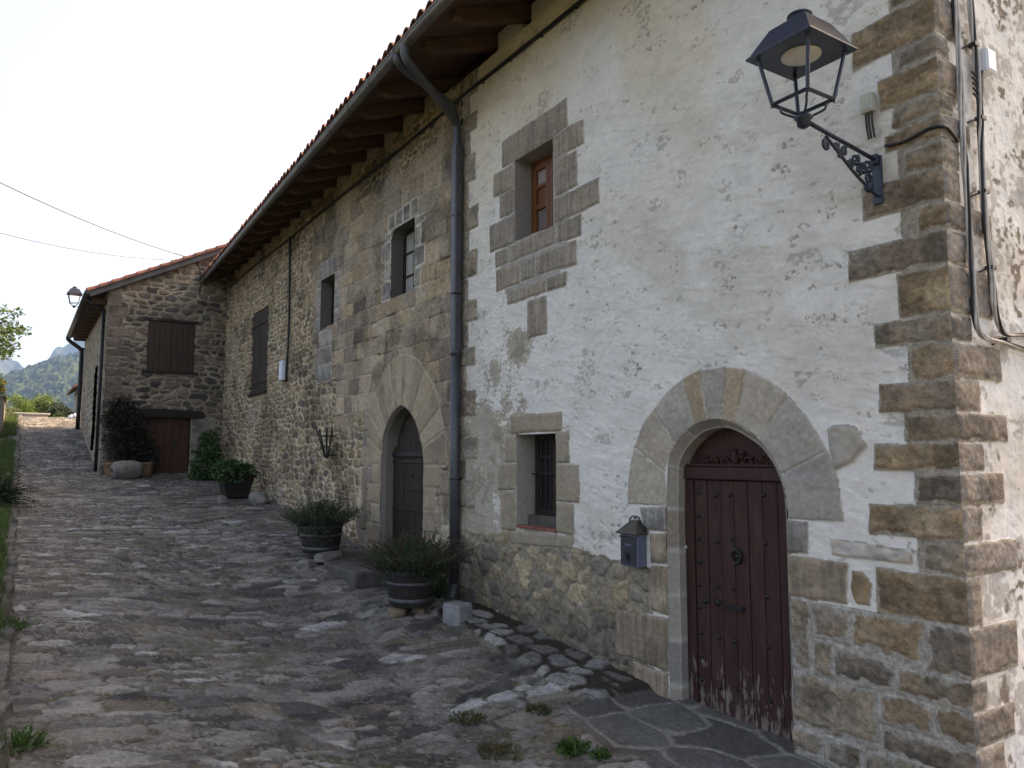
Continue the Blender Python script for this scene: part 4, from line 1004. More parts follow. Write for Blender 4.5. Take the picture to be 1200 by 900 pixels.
mb = MB(); mb.box(T1 + .10, T1 + .145, bdo0, bdo0 + .001, bdz0, bdz1); mb.box(T1 + .085, T1 + .1, bdo0 + .28, bdo0 + .36, bdz0 + .72, bdz0 + .90); mb.build('lock_plate', M['iron'], bdoo)
lz = bdz1; lp = [(bdo0 - .34, lz + .0), (bdo0 - .30, lz + .16), (bdo0 + .3, lz + .20), (bdo1 - .3, lz + .21), (bdo1 + .16, lz + .18), (bdo1 + .20, lz + .02), (bdo1 - .1, lz - .03), ((bdo0 + bdo1) / 2, lz + .02), (bdo0 + .1, lz - .03)]
mb = MB(); mb.prism(lp, T1 - .07, T1 + .2, 'x'); mb.build('door_lintel', M['lintel_wood'], barn, bevel=.012)
mb = MB(); mb.box(T1 + .16, T1 + .3, -1.2, OK_ - .45, -.9, e0[1] + .2); mb.build('inner_lining', M['black'], barn)

# ================================================================== COTTAGE beyond
cz = DP(97, 490, 34.0)
ct, co = cz[0], cz[1]
cot = thing('cottage', 'small pale cottage with a brown roof edge behind the barn house', 'house', ct, co, cz[2])
mb = MB(); mb.box(0, 5, -5, .12, -3, 1.45); mb.prism([(.12, 1.45), (-5, 1.45), (-2.4, 3.0)], 0, 5, 'x'); o = mb.build('wall', M['masonry'], cot); const_col(o, (.40, .36, .29))
mb = MB(); mb.prism([(.45, 1.32), (-2.4, 3.12), (-5.3, 1.32), (-5.3, 1.42), (-2.4, 3.24), (.45, 1.42)], -.3, 5.3, 'x'); o = mb.build('roof', M['tile'], cot)

# ================================================================== STREET
def street_cells(U, V, seed):
    ia, ea = rubble(V, U, .36, .17, seed, warp=.6, p=3.2, jit=.48, wt=.34)
    ib, eb = rubble(V, U, .165, .085, seed + 20, warp=.6, p=2.8, jit=.48, wt=.34)
    sm = fbm(U * .9, V * .7, seed + 30, 3) > .50
    return np.where(sm, ib, ia), np.where(sm, eb, ea)
def street_surface(U, V):
    iid, e = street_cells(U, V, 401)
    mid = fbm(U * 3.2, V * 3.2, 411, 4); fine = fbm(U * 24, V * 20, 412, 4); big = fbm(U * .7, V * .7, 413, 4); lay = fbm(U * 26, V * 7, 419, 3)
    ew = e + (fbm(U * 18, V * 14, 414, 3) - .5) * .034
    s_ = sst(.002, .010, ew); worn = sst(.30, .42, fbm(U * 1.7, V * 1.4, 415, 4)); s_ = s_ * (.55 + .45 * worn)
    pc = palette(iid, [[.125, .116, .106], [.082, .077, .073], [.165, .152, .136], [.22, .202, .176], [.155, .128, .10], [.052, .049, .048], [.18, .167, .152], [.105, .09, .075]]) * (.62 + .34 * mid + .30 * fine + .14 * lay)[..., None]
    hl = np.mod(iid * 977.7, 1); light = hl > .945; pc = np.where(light[..., None], np.array([.31, .302, .285]) * (.70 + .35 * fine + .3 * mid)[..., None], pc)
    lim = sst(.54, .58, fbm(U * 6, V * 5, 416, 4) * .6 + fine * .4); pc = lerp3(pc, np.array([.27, .258, .235]), lim * sst(.45, .62, big) * .40)
    dk = sst(.56, .62, fbm(U * 7, V * 4, 421, 4)); pc = pc * (1 - .40 * dk)[..., None]
    mc = np.array([.060, .050, .038]) * (.35 + 1.0 * fine)[..., None]
    grit = sst(.62, .66, fbm(U * 55, V * 55, 417, 2)); mc = lerp3(mc, np.array([.26, .245, .215]), grit * .55)
    tan = sst(.48, .62, fbm(U * 1.3, V * 1.5, 422, 4)); mc = lerp3(mc, np.array([.17, .145, .11]) * (.5 + fine)[..., None], tan * .5)
    moss = sst(.60, .70, fbm(U * 1.0, V * 1.0, 418, 4)) * (1 - s_); mc = lerp3(mc, np.array([.08, .085, .035]), moss * .5)
    c = lerp3(mc, pc, s_)
    tilt = (np.mod(iid * 337.7, 1) - .5) * .014
    h = s_ * (.010 + np.minimum(np.maximum(ew, 0) * .4, .007)) + s_ * tilt + (mid - .5) * .020 + (fine - .5) * .010 + (lay - .5) * .006 + (big - .5) * .045
    return h, c, fine, mid, big
ts = [0.0]
while ts[-1] < 33.5: ts.append(ts[-1] + .0037 * (ts[-1] + 2.4) * (1 if ts[-1] < 20 else 1.4))
ts = np.array(ts); osx = np.arange(-.38, 4.78, .0125)
S = Wall(ts, osx, 7); U, V = S.U, S.V
h, c, fine, mid, big = street_surface(U, V)
Zg = ground_z(U, V)
# kerb stones along the verge
kb = (V > 4.50 + (mid - .5) * .12)
ki, ke = rubble(U, V, .55, .42, 431, warp=.3, p=4); ks_ = sst(.0, .03, ke)
kc = lerp3(np.array([.05, .05, .03]) * np.ones(U.shape + (1,)), palette(ki, [[.12, .115, .10], [.15, .14, .125], [.10, .095, .085]]) * (.35 + .9 * fine)[..., None], ks_ * sst(.42, .58, fbm(U * 1.5, V * 3, 433, 3) + .1))
c = np.where(kb[..., None], kc, c); h = np.where(kb, ks_ * .06 + (fine - .5) * .02 + .015, h)
# flagstones before the main door
fl = (V + (mid - .5) * .1 < 1.0) & (U < 2.62 + (fine - .5) * .05)
fi, fe = rubble(U, V, .58, .44, 441, warp=.35, p=5, jit=.30, wt=.2); few = fe + (fine - .5) * .018; fs_ = sst(.010, .018, few)
fcol = lerp3(np.array([.22, .205, .18]) * (.7 + .6 * fine)[..., None], palette(fi, [[.085, .08, .075], [.105, .098, .09], [.12, .115, .105], [.095, .088, .085]]) * (.6 + .5 * mid + .35 * fine)[..., None], fs_)
c = np.where(fl[..., None], fcol, c); h = np.where(fl, fs_ * .010 + (fine - .5) * .006 + (mid - .5) * .012, h)
# raised edging of stones and soil under the white house wall
edge = .62 + (fbm(U * 1.6, V * 0 + 3, 451, 3) - .5) * .3
ramp_ = sst(2.50, 2.62, U) * (1 - sst(5.25, 5.7, U))
bkm = sst(edge + .05, edge - .05, V) * ramp_
bi, be = rubble(U, V, .30, .24, 455, warp=.7, p=2.8, jit=.45, wt=.3); bew = be + (fine - .5) * .03; bs_ = sst(.018, .034, bew)
keepst = (np.mod(bi * 71.3, 1) < .75) | (V > edge - .22)
bs_ = bs_ * keepst
bc = lerp3(np.array([.035, .028, .02]) * (.5 + fine)[..., None], palette(bi, [[.17, .165, .155], [.21, .20, .185], [.12, .112, .10], [.26, .25, .235]]) * (.35 + .8 * fine + .4 * mid)[..., None], bs_)
c = lerp3(c, bc, (bkm > .5) * 1.0); h = h * (1 - bkm) + bkm * (.06 + bs_ * .016 + (fine - .5) * .022)
# drain line where the two slopes meet
dr = np.exp(-((V - (1.55 + .25 * np.sin(U * .7))) / .13) ** 2) * sst(.8, 1.6, U) * (1 - sst(7, 9, U)); c = lerp3(c, np.array([.20, .19, .175]) * (.6 + .8 * fine)[..., None], dr * .45 * sst(.4, .6, fbm(U * 3, V * 3, 463, 3))); h -= dr * .02
moss = sst(.52, .62, fbm(U * 2.2, V * 2.2, 461, 4)) * np.exp(-((V - 1.25) / .35) ** 2) * np.exp(-((U - 2.1) / .7) ** 2); c = lerp3(c, np.array([.16, .10, .055]), moss * .55)
S.H = Zg + h; S.C = c; S.P = np.where(kb, 1, 0)
root = thing('street_frame', None, None)
def place_root(ob, kind, name):
    ob.name = name; ob.parent = None
    ob.location = (C0[0], C0[1], 0); ob.rotation_euler = (0, 0, ROT); ob['kind'] = kind
r_ = hf_mesh(ts, osx, lambda u, v, hh: (u, v, hh), S.H, S.C, S.P, {0: ('street', M['street'], None), 1: ('kerb', M['street'], None)})
for k, nm in ((0, 'street'), (1, 'kerb')): place_root(r_[k], 'structure', nm)
bpy.data.objects.remove(root)
# pavement this side of the corner, and behind the camera
ts2 = np.arange(-7, .03, .03); os2 = np.arange(-6, 4.78, .03); U, V = np.meshgrid(ts2, os2, indexing='ij'); h, c, *_ = street_surface(U, V)
r_ = hf_mesh(ts2, os2, lambda u, v, hh: (u, v, hh), ground_z(U, V) + h - .004, c, np.zeros(U.shape, int), {0: ('pavement', M['street'], None)}); place_root(r_[0], 'structure', 'pavement')
# verge of earth
ts3 = np.arange(-7, 33, .12); os3 = np.arange(4.70, 14, .12); U, V = np.meshgrid(ts3, os3, indexing='ij')
mid = fbm(U * 2, V * 2, 471, 4)
def verge_z(t, o): return ground_z(t, np.minimum(o, 4.7)) + .03 + (fbm(np.asarray(t) * 1.0, np.asarray(o) * 1.0, 472, 3) - .5) * .14 + .06 * np.clip(np.asarray(o) - 5, 0, 3)
r_ = hf_mesh(ts3, os3, lambda u, v, hh: (u, v, hh), verge_z(U, V), lerp3(np.array([.05, .055, .022]) * np.ones(U.shape + (1,)), np.array([.085, .07, .04]), sst(.4, .6, mid)), np.zeros(U.shape, int), {0: ('verge', M['earth'], None)}); place_root(r_[0], 'structure', 'verge')
# terrain to the horizon
rr = np.concatenate([np.linspace(0, 60, 40), np.geomspace(64, 4200, 60)]); aa = np.linspace(0, 2 * pi, 181)
R_, A_ = np.meshgrid(rr, aa, indexing='ij'); X = R_ * np.sin(A_); Y = R_ * np.cos(A_)
q = np.stack([X - C0[0], Y - C0[1]], -1); T_ = q @ DV[:2]; O_ = q @ NV[:2]
Zt = ground_z(np.clip(T_, -40, 200), np.clip(O_, 0, 4.7)) - .12
Zt = np.where(O_ > 14, Zt - sst(14, 120, O_) * 50, Zt); Zt = np.where(O_ < -8, Zt * (1 - sst(-8, -60, O_)) + sst(-8, -60, O_) * 1.0, Zt)
Zt = np.where(R_ > 200, np.maximum(Zt, -75) + (fbm(X / 300, Y / 300, 481, 4) - .5) * 40, Zt)
I, J = np.meshgrid(np.arange(len(rr) - 1), np.arange(len(aa) - 1), indexing='ij'); b = I * len(aa) + J
qd = np.stack([b, b + len(aa), b + len(aa) + 1, b + 1], -1).reshape(-1, 4)
gm = fbm(X / 30, Y / 30, 482, 4)
te = link_mesh('terrain', np_mesh('terrain', np.stack([X, Y, Zt], -1).reshape(-1, 3), qd, lerp3(np.array([.04, .06, .02]) * np.ones(X.shape + (1,)), np.array([.09, .085, .04]), sst(.4, .6, gm)).reshape(-1, 3)), M['earth']); te['kind'] = 'structure'
# wooded hills
def hill(name, r0, r1, nr, pts, seed, can, colr):
    pxs = np.linspace(-500, 500, 1100); az = np.arctan((pxs - 600) / 900.)
    el = np.interp(pxs, [p[0] for p in pts], [p[1] for p in pts])
    r = np.linspace(r0, r1, nr); Rm, Am = np.meshgrid(r, az, indexing='ij'); El = np.repeat(el[None, :], nr, 0)
    X = Rm * np.sin(Am); Y = Rm * np.cos(Am); k = (Rm - r0) / (r1 - r0) * 1.15
    prof = np.where(k < 1, sst(0, 1.0, k) ** .9, 1 - (k - 1) * .9)
    peak = (537 - El) / 900. * (r0 + (r1 - r0) / 1.15) * np.cos(Am) ** -0 
    rid = fbm(X / 320, Y / 320, seed, 3) - .5
    edge_ = sst(-500, -330, pxs)[None, :] * sst(500, 330, pxs)[None, :]; prof = prof * edge_; Z = -80 + prof * (peak + 80) + edge_ * rid * 36 * np.sin(np.clip(k, 0, 1) * pi) + (fbm(X / can / 1.3, Y / can / 1.3, seed + 3, 2) - .5) * can * 2.6
    cells = fbm(X / can, Y / can, seed + 5, 3); f2 = fbm(X / 120, Y / 120, seed + 7, 4)
    c = lerp3(np.array(colr[0]) * np.ones(X.shape + (1,)), np.array(colr[1]), sst(.42, .56, cells)); c = lerp3(c, np.array(colr[2]), sst(.52, .66, f2) * .7)  # shade between the crowns put into the canopy colour
    I, J = np.meshgrid(np.arange(nr - 1), np.arange(len(pxs) - 1), indexing='ij'); b = I * len(pxs) + J
    q = np.stack([b, b + len(pxs), b + len(pxs) + 1, b + 1], -1).reshape(-1, 4)
    o = link_mesh(name, np_mesh(name, np.stack([X, Y, Z], -1).reshape(-1, 3), q, c.reshape(-1, 3), smooth=False), M['earth']); o['kind'] = 'structure'
hill('hills', 420, 1700, 420, [(-900, 480), (-300, 488), (-60, 476), (0, 460), (30, 450), (60, 441), (90, 434), (140, 424), (300, 405), (600, 430), (1500, 490)], 501, 7, [(.003, .010, .004), (.022, .045, .014), (.030, .045, .014)])
hill('far_hills', 2200, 3300, 60, [(-900, 440), (-200, 425), (-40, 428), (0, 445), (20, 450), (40, 446), (65, 428), (90, 412), (130, 400), (400, 400), (1500, 470)], 511, 40, [(.02, .035, .018), (.035, .05, .025), (.05, .055, .03)])
# the air between
mb = MB(); mb.box(-4600, 4600, -4600, 4600, -140, 720)
hz, nt, bs = new_mat('haze'); nt.nodes.remove(bs)
pv = nt.nodes.new('ShaderNodeVolumePrincipled'); pv.inputs['Density'].default_value = .00017; pv.inputs['Color'].default_value = (.30, .55, 1, 1); pv.inputs['Anisotropy'].default_value = .2
nt.links.new(pv.outputs[0], nt.nodes['Material Output'].inputs['Volume'])
ho = mb.build('haze', hz); ho['kind'] = 'stuff'

# ================================================================== WALL LANTERNS
def lantern(name, label, wt, wo, wz, L, k, group=None):
    """bracket plate at wall point; local x along wall, y out of the wall, z up; k = size"""
    r = thing(name, label, 'wall lamp', wt, wo, wz, group)
    P = M['lamp_paint']
    mb = MB(); mb.box(-.045 * k, .045 * k, 0, .025 * k, -.27 * k, .16 * k); mb.box(-.03 * k, .03 * k, .025 * k, .06 * k, .08 * k, .17 * k); mb.build('wall_plate', P, r, bevel=.008 * k)
    zc = .14 * k
    arm = MB(); arm.tube([(0, .02, .12 * k), (0, L - .02, zc + .10 * k)], .018 * k, 8)
    arm.tube(smooth_curve([(0, .03, -.20 * k), (0, .16 * k, -.15 * k), (0, L * .36, -.05 * k), (0, L * .60, .10 * k), (0, L * .72, .175 * k)], 5), .014 * k, 7); arm.build('bracket_arm', P, r, smooth=True)
    mb = MB()
    def spiral(cy, cz, R, a0, turns, th):
        pts = [(0, cy + R * (1 - .8 * q) * cos(a0 + turns * 2 * pi * q), cz + R * (1 - .8 * q) * sin(a0 + turns * 2 * pi * q)) for q in np.linspace(0, 1, 24)]
        mb.tube(pts, [th * (1 - .4 * q) for q in np.linspace(0, 1, 24)], 6)
    for cy, cz, R, a0, tn in ((.11, .045, .065, 2.2, 1.5), (.11, -.075, .055, -2, -1.5), (.24, .065, .055, 2.2, 1.4), (.21, -.02, .04, -2, -1.3), (.35, .10, .040, 2.2, -1.4), (.43, .13, .03, 2.4, 1.3), (.53, .10, .045, 1.2, -1.6), (.16, .0, .05, .5, 1.4), (.29, .02, .045, .2, -1.4), (.40, .06, .035, 1, 1.3)):
        spiral(cy * L / .74, cz * k, R * k, a0, tn, .016 * k)
    mb.lathe([(.02 * k, -.19 * k), (.04 * k, -.16 * k), (.04 * k, -.12 * k), (.015 * k, -.10 * k)], (0, .15 * k), 8)
    mb.build('scrollwork', P, r, smooth=True)
    # lantern body, centred over the end of the arm
    zb = zc + .10 * k                                               # collar bottom
    mb = MB(); mb.lathe([(.02 * k, zb - .07 * k), (.05 * k, zb - .05 * k), (.055 * k, zb), (.075 * k, zb + .015 * k), (.06 * k, zb + .035 * k), (.03 * k, zb + .045 * k)], (0, L), 14); mb.build('collar', P, r, smooth=True)
    b, t_ = .165 * k, .235 * k; z0 = zb + .15 * k; z1 = z0 + .40 * k
    mb = MB()
    for sx in (-1, 1):
        for sy in (-1, 1):
            mb.tube([(sx * b, L + sy * b, z0), (sx * t_, L + sy * t_, z1)], .016 * k, 6)
            mb.tube(smooth_curve([(sx * b, L + sy * b, z0 - .005), (sx * b * .75, L + sy * b * .75, z0 - .03 * k), (sx * b * .7, L + sy * b * .7, z0 - .075 * k), (sx * b * .35, L + sy * b * .35, zb + .035 * k), (sx * .03 * k, L + sy * .03 * k, zb + .02 * k)], 4), .010 * k, 6)
            mb.lathe([(.006 * k, z0 - .03 * k), (.012 * k, z0 - .02 * k), (.008 * k, z0)], (sx * b, L + sy * b), 6)
    for sx in (-1, 1):
        mb.tube([(sx * b, L - b, z0), (sx * b, L + b, z0)], .016 * k, 6); mb.tube([(-b, L + sx * b, z0), (b, L + sx * b, z0)], .016 * k, 6)
    mb.build('cage', P, r)
    R2 = sqrt(2); e = .305 * k
    mb = MB(); mb.lathe([(t_ * .7, z1 - .004), (e * R2, z1 - .012 * k), (e * R2, z1 + .004 * k), (e * R2 * .93, z1 + .022 * k), (e * R2 * .56, z1 + .225 * k), (e * R2 * .50, z1 + .24 * k), (.11 * k, z1 + .262 * k)], (0, L), 4, rot=pi / 4)
    hood = mb.build('hood', P, r, bevel=.004 * k)
    mb = MB(); mb.lathe([(.105 * k, z1 + .255 * k), (.115 * k, z1 + .272 * k), (.085 * k, z1 + .282 * k), (.08 * k, z1 + .31 * k), (.10 * k, z1 + .32 * k), (.098 * k, z1 + .33 * k), (.05 * k, z1 + .35 * k), (.01 * k, z1 + .355 * k)], (0, L), 20); mb.build('finial', P, hood, smooth=True)
    mb = MB(); n = 28; pr = [(.16, z1 - .006), (.15, z1 - .022 * k), (.10, z1 - .038 * k), (.02, z1 - .045 * k)]
    mb.lathe([(a * k, z) for a, z in pr], (0, L), n); mb.build('lamp_diffuser', M['diffuser'], r, smooth=True)
    return r
lt, lz_ = W(1031, 205)
LL = .74
lantern('wall_lantern', 'large dark blue lantern on a scrolled bracket high on the white wall', lt, .018, lz_, LL, .735)
bt, bz = W(116, 368, OK_)
lantern('wall_lantern', 'small black lantern on the far stone house corner beside the sky', bt, OK_ + .02, bz, .60, .62)
# cream junction box above the big lantern, with its cables
jt, jz = W(1021, 123)
jb = thing('junction_box', 'small cream electrical box above the large lantern bracket', 'electrical box', jt, .012, jz)
mb = MB(); mb.box(-.042, .042, 0, .05, -.062, .062); b_ = mb.build('housing', M['box_plastic'], jb, bevel=.006)
mb = MB(); mb.box(-.032, .032, .05, .056, -.05, .05); mb.build('lid', M['box_plastic'], jb, bevel=.004)
mb = MB(); 
for dx in (-.022, .0, .018): mb.tube([(dx, .025, -.06), (dx, .022, -.15), (dx - .01, .02, -.235)], .0075, 6)
mb.build('lead', M['cable'], jb)
# cable from the lantern round the corner
p = [W(1040, 172), W(1060, 168), W(1080, 158), W(1094, 151)]
pts = [(a, .028, b) for a, b in p] + [(-.02, .02, W(1100, 151)[1]), (-.03, -.03, W(1100, 151)[1] - .005), (-.03, -.14, W(1100, 151)[1] - .06)]
cb = thing('lamp_cable', 'thin black cable running from the large lantern bracket around the house corner', 'cable', 0, 0, 0)
mb = MB(); mb.tube(smooth_curve(pts, 5), .010, 7); mb.build('wire', M['cable'], cb, smooth=True)
# cable bundles on the side wall
def sp_(px, py, off=.035):
    s_ = -off; r = ray(px, py); P0 = C0 - DV * off
    q = r * ((P0 @ DV) / (r @ DV)) - C0
    return (-off, float(q @ NV), float(q[2]))
def bundle(name, label, path, n, mats, ties, top=.9):
    th_ = thing(name, label, 'cable bundle', 0, 0, 0)
    base_ = [sp_(*p_) for p_ in path]
    d0 = Vector(base_[0]) - Vector(base_[1]); d0 = d0 / abs(d0.z)
    base_ = [tuple(Vector(base_[0]) + d0 * top)] + base_
    sm = smooth_curve(base_, 6)
    for k in range(n):
        a = 2 * pi * k / n; ph = k * 1.7
        pts = [(x - .012 * cos(a + .15 * i) - .004, y + .013 * sin(a + .15 * i) + .003 * sin(i * .8 + ph), z + .008 * sin(a)) for i, (x, y, z) in enumerate(sm)]
        mb = MB(); mb.tube(pts, .0085, 6); mb.build('wire', mats[k % len(mats)], th_, smooth=True)
    mb = MB()
    for (px, py) in ties:
        x, y, z = sp_(px, py); mb.box(x - .024, x + .024, y - .026, y + .026, z - .012, z + .012); mb.tube([(x, y + .02, z), (0, y + .09, z - .035)], .006, 6)
    if ties: mb.build('tie', M['cable'], th_)
bundle('cable_bundle', 'cable bundle nearest the house corner, bending right at its foot', [(1118, 2), (1122, 50), (1125, 110), (1128, 170), (1131, 210), (1135, 270), (1139, 330), (1142, 370), (1146, 388), (1156, 397), (1175, 402), (1200, 410), (1240, 420), (1320, 440), (1420, 463)], 4, [M['cable_grey'], M['cable'], M['cable_grey'], M['cable_grey']], [])
bundle('cable_bundle', 'cable bundle with black ties to the right of the corner bundle', [(1136, 2), (1141, 50), (1145, 90), (1148, 140), (1149, 180), (1153, 250), (1160, 315), (1165, 360), (1171, 383), (1180, 392), (1200, 392), (1235, 397), (1320, 420), (1420, 446)], 5, [M['cable_grey'], M['cable_grey'], M['cable'], M['cable_grey'], M['cable']], [(1141, 53), (1149, 139), (1153, 225), (1161, 314), (1178, 398)])
x, y, z = sp_(1153, 74, .03)
bx = thing('junction_box', 'white electrical box behind the cable bundles on the side wall', 'electrical box', 0, y, z)
mb = MB(); mb.box(-.075, 0, -.055, .055, -.075, .075); mb.build('housing', M['box_white'], bx, bevel=.006)
mb = MB(); mb.box(-.081, -.075, -.048, .048, -.066, .066); mb.build('lid', M['box_white'], bx, bevel=.003)
mb = MB()
for k in range(5): mb.tube(smooth_curve([(-.04, .05, -.07 - .0 * k), (-.05, .09, -.12 - .03 * k), (-.04, .12, -.13 - .035 * k), (-.03, .16, -.10 - .035 * k)], 4), .0065, 6)
mb.build('lead', M['cable'], bx)

# ================================================================== MAILBOX
mt, mz = W(749, 641)
ml = thing('mailbox', 'blue grey metal mailbox with a rusty pitched lid left of the main door', 'mailbox', mt, .012, mz)
w, dp_, h = .108, .105, .155
mb = MB(); mb.box(-w, w, .002, dp_, -h, h - .02); body = mb.build('body', M['mail_blue'], ml, bevel=.006)
mb = MB(); mb.box(-w + .012, w - .012, dp_ + .001, dp_ + .010, -h + .012, h - .075); fd = mb.build('front_door', M['mail_dark'], ml, bevel=.005)
mb = MB(); mb.box(-w + .004, w - .004, dp_ + .001, dp_ + .016, h - .073, h - .055); mb.build('slot_flap', M['mail_dark'], ml, bevel=.003)
mb = MB()
for pr in ([(-.02, -.02), (.02, -.02), (.026, .01), (.018, .038), (0, .048), (-.018, .038), (-.026, .01)],): mb.prism([(a, b - .085) for a, b in pr], dp_ + .0105, dp_ + .016, 'y')
mb.build('keyhole_window', M['black'], fd)
mb = MB(); dome(mb, w - .045, -.01, dp_ + .010, .012); mb.build('knob', M['hoop'], fd, smooth=True)
mb = MB(); e = .024
R0 = [(-w - e, 0, h - .028), (w + e, 0, h - .028), (w + e, dp_ + .035, h - .028), (-w - e, dp_ + .035, h - .028)]
R1 = [(-.035, 0, h + .075), (.035, 0, h + .075), (.035, .045, h + .075), (-.035, .045, h + .075)]
R00 = [(a, b, c - .012) for a, b, c in R0]
mb.add(R00 + R0 + R1, [(3, 2, 1, 0), (0, 1, 5, 4), (1, 2, 6, 5), (2, 3, 7, 6), (3, 0, 4, 7), (4, 5, 9, 8), (5, 6, 10, 9), (6, 7, 11, 10), (7, 4, 8, 11), (8, 9, 10, 11)]); lid = mb.build('lid', M['mail_roof'], ml, bevel=.004)
mb = MB()
for sg in (-1, 1):
    mb.tube(smooth_curve([(sg * .12, .03, h - .005), (sg * .105, .03, h + .03), (sg * .08, .03, h + .05), (sg * .05, .03, h + .095), (sg * .015, .03, h + .11), (0, .03, h + .085)], 5), .006, 6)
    mb.tube([(sg * (.118 + .015 * cos(a)), .03, h + .01 + .018 * sin(a)) for a in np.linspace(0, 5.2, 14)], .005, 6)
mb.build('scroll_crest', M['iron'], lid, smooth=True)
mb = MB(); mb.box(-.035, .035, dp_ + .0105, dp_ + .0125, .018, .034); mb.build('worn_plate', M['mail_blue'], fd, bevel=.001)

# ================================================================== CABLES ALONG THE EAVES
cz_ = 4.56
ec = thing('eaves_cable', 'black cable bundle clipped along the top of both facades under the eaves', 'cable bundle', 0, 0, 0)
for k in range(3):
    pts = [(t, .035 + .014 * cos(k * 2.1 + .3 * t), cz_ + .016 * sin(k * 2.1 + .3 * t) + .012 * sin(t * 1.3) - .02 * (t > 6)) for t in np.arange(-.0, T1 - .1, .25)]
    mb = MB(); mb.tube(pts, .011, 6); mb.build('wire', M['cable'], ec, smooth=True)
mb = MB()
for t in np.arange(.4, T1 - .2, .62): mb.tube([(t - .02, .0, cz_ - .03), (t + .02, .055, cz_ - .005)], .008, 6)
mb.build('clip', M['cable'], ec)
dt_, _ = W(341, 360)
dc = thing('drop_cable', 'black cable dropping down the stone wall to the white meter box', 'cable', 0, 0, 0)
zlow = W(338, 448)[1]
pts = [(dt_ + .05 * sin(z * 1.7), .05, z) for z in np.linspace(4.55, zlow, 24)]
mb = MB(); mb.tube(pts, .022, 7); mb.build('wire', M['cable'], dc, smooth=True)
mt2, mz2 = W(334.5, 434.5)
wb = thing('meter_box', 'small white box on the stone wall beside the dropping cable', 'electrical box', mt2, .03, mz2)
mb = MB(); mb.box(-.10, .10, 0, .07, -.20, .20); mb.build('housing', M['box_white'], wb, bevel=.01)
mb = MB(); mb.box(-.09, .09, .07, .078, -.185, .185); mb.build('lid', M['box_white'], wb, bevel=.004)
# wrought iron torch basket
tt_, tz = W(395, 518)
tb = thing('torch_basket', 'black wrought iron torch basket on the stone wall left of the arched door', 'torch holder', tt_, .02, tz)
mb = MB(); zt_, zl_ = .20, -.24; oo = .20
for k in range(7):
    a = 2 * pi * k / 7 + .3; mb.tube([(.03 * cos(a), oo - .04 + .03 * sin(a), zl_), (.17 * cos(a), oo + .14 * sin(a), zt_ + .04 * (k % 2))], .012, 6)
mb.build('rod', M['iron'], tb)
mb = MB()
for zq, rq in ((.10, .145), (-.08, .085)): mb.tube([(rq * cos(a), oo - .01 + rq * .85 * sin(a), zq) for a in np.linspace(0, 2 * pi, 21)], .010, 6)
mb.build('hoop', M['iron'], tb, smooth=True)
mb = MB(); mb.tube([(0, 0, .10), (0, .06, .10)], .012, 6); mb.tube([(0, 0, -.22), (0, oo - .04, -.22)], .014, 6); mb.lathe([(.03, -.27), (.04, -.24), (.03, -.22)], (0, oo - .04), 8); mb.build('wall_spike', M['iron'], tb)
# overhead wires
go, gz = G(233, 305, T1 - .03)
def wire(label, pxs, rad):
    th_ = thing('overhead_wire', label, 'wire', T1 - .03, go, gz)
    a = Vector((0, 0, 0)); t_, o_, z_ = DP(*pxs[0], pxs[1]); bq = Vector((t_ - (T1 - .03), o_ - go, z_ - gz))
    pts = [a.lerp(bq, q) + Vector((0, 0, -pxs[2] * 4 * q * (1 - q))) for q in np.linspace(0, 1, 24)]
    mb = MB(); mb.tube(pts, rad, 6); mb.build('strand', M['cable'], th_, smooth=True)
wire('upper overhead wire from the sky to the far stone gable', ((-160, 130), 12.0, .25), .010)
wire('lower overhead wire nearly level across the sky to the far stone gable', ((-160, 222), 13.0, .35), .007)
gw = thing('gable_cable', 'black cable looping down the far gable beside the long house eaves', 'cable', T1, 0, 0)
mb = MB(); q = [G(x_, y_, T1 - .04) for x_, y_ in ((205, 297), (222, 303), (233, 312), (235, 330), (233, 345))]
mb.tube(smooth_curve([(-.04, a, b) for a, b in q], 4), .014, 6); mb.build('wire', M['cable'], gw, smooth=True)

# ================================================================== FOLIAGE BUILDERS (numpy)
def leaf_quads(P, Nn, L, Wd, rng, cols):
    """diamond leaves at P pointing along Nn"""
    n = len(P); a = rng.normal(size=(n, 3)); s = np.cross(Nn, a); s /= np.linalg.norm(s, axis=1, keepdims=True) + 1e-9
    up = np.cross(s, Nn)
    tip = P + Nn * L[:, None]; mid_ = P + Nn * (L * .5)[:, None] + up * (L * .08)[:, None]
    V4 = np.stack([P, mid_ + s * (Wd * .5)[:, None], tip, mid_ - s * (Wd * .5)[:, None]], 1).reshape(-1, 3)
    Q = np.arange(n * 4).reshape(-1, 4); C4 = np.repeat(cols, 4, 0)
    return V4, Q, C4
def leafy(name, parent, blobs, n, size, cols, seed, droop=0., aspect=.45, shell=.55):
    rng = np.random.default_rng(seed); cols = np.array(cols)
    w = np.array([b[3] * b[4] * b[5] for b in blobs]) ** .67; w /= w.sum()
    k = rng.choice(len(blobs), n, p=w); B_ = np.array(blobs)[k]
    u = rng.normal(size=(n, 3)); u /= np.linalg.norm(u, axis=1, keepdims=True)
    rad = (shell + (1 - shell) * rng.random(n)) * rng.uniform(.75, 1.18, n)
    P = B_[:, :3] + u * rad[:, None] * B_[:, 3:6]
    D = u * .6 + rng.normal(size=(n, 3)) * .6; D[:, 2] -= droop; D /= np.linalg.norm(D, axis=1, keepdims=True)
    c = cols[rng.integers(len(cols), size=n)] * rng.uniform(.65, 1.35, (n, 1))
    L = size * rng.uniform(.6, 1.3, n)
    V4, Q, C4 = leaf_quads(P, D, L, L * aspect, rng, c)
    return link_mesh(name, np_mesh(name, V4, Q, C4, False), M['leaf'], parent)
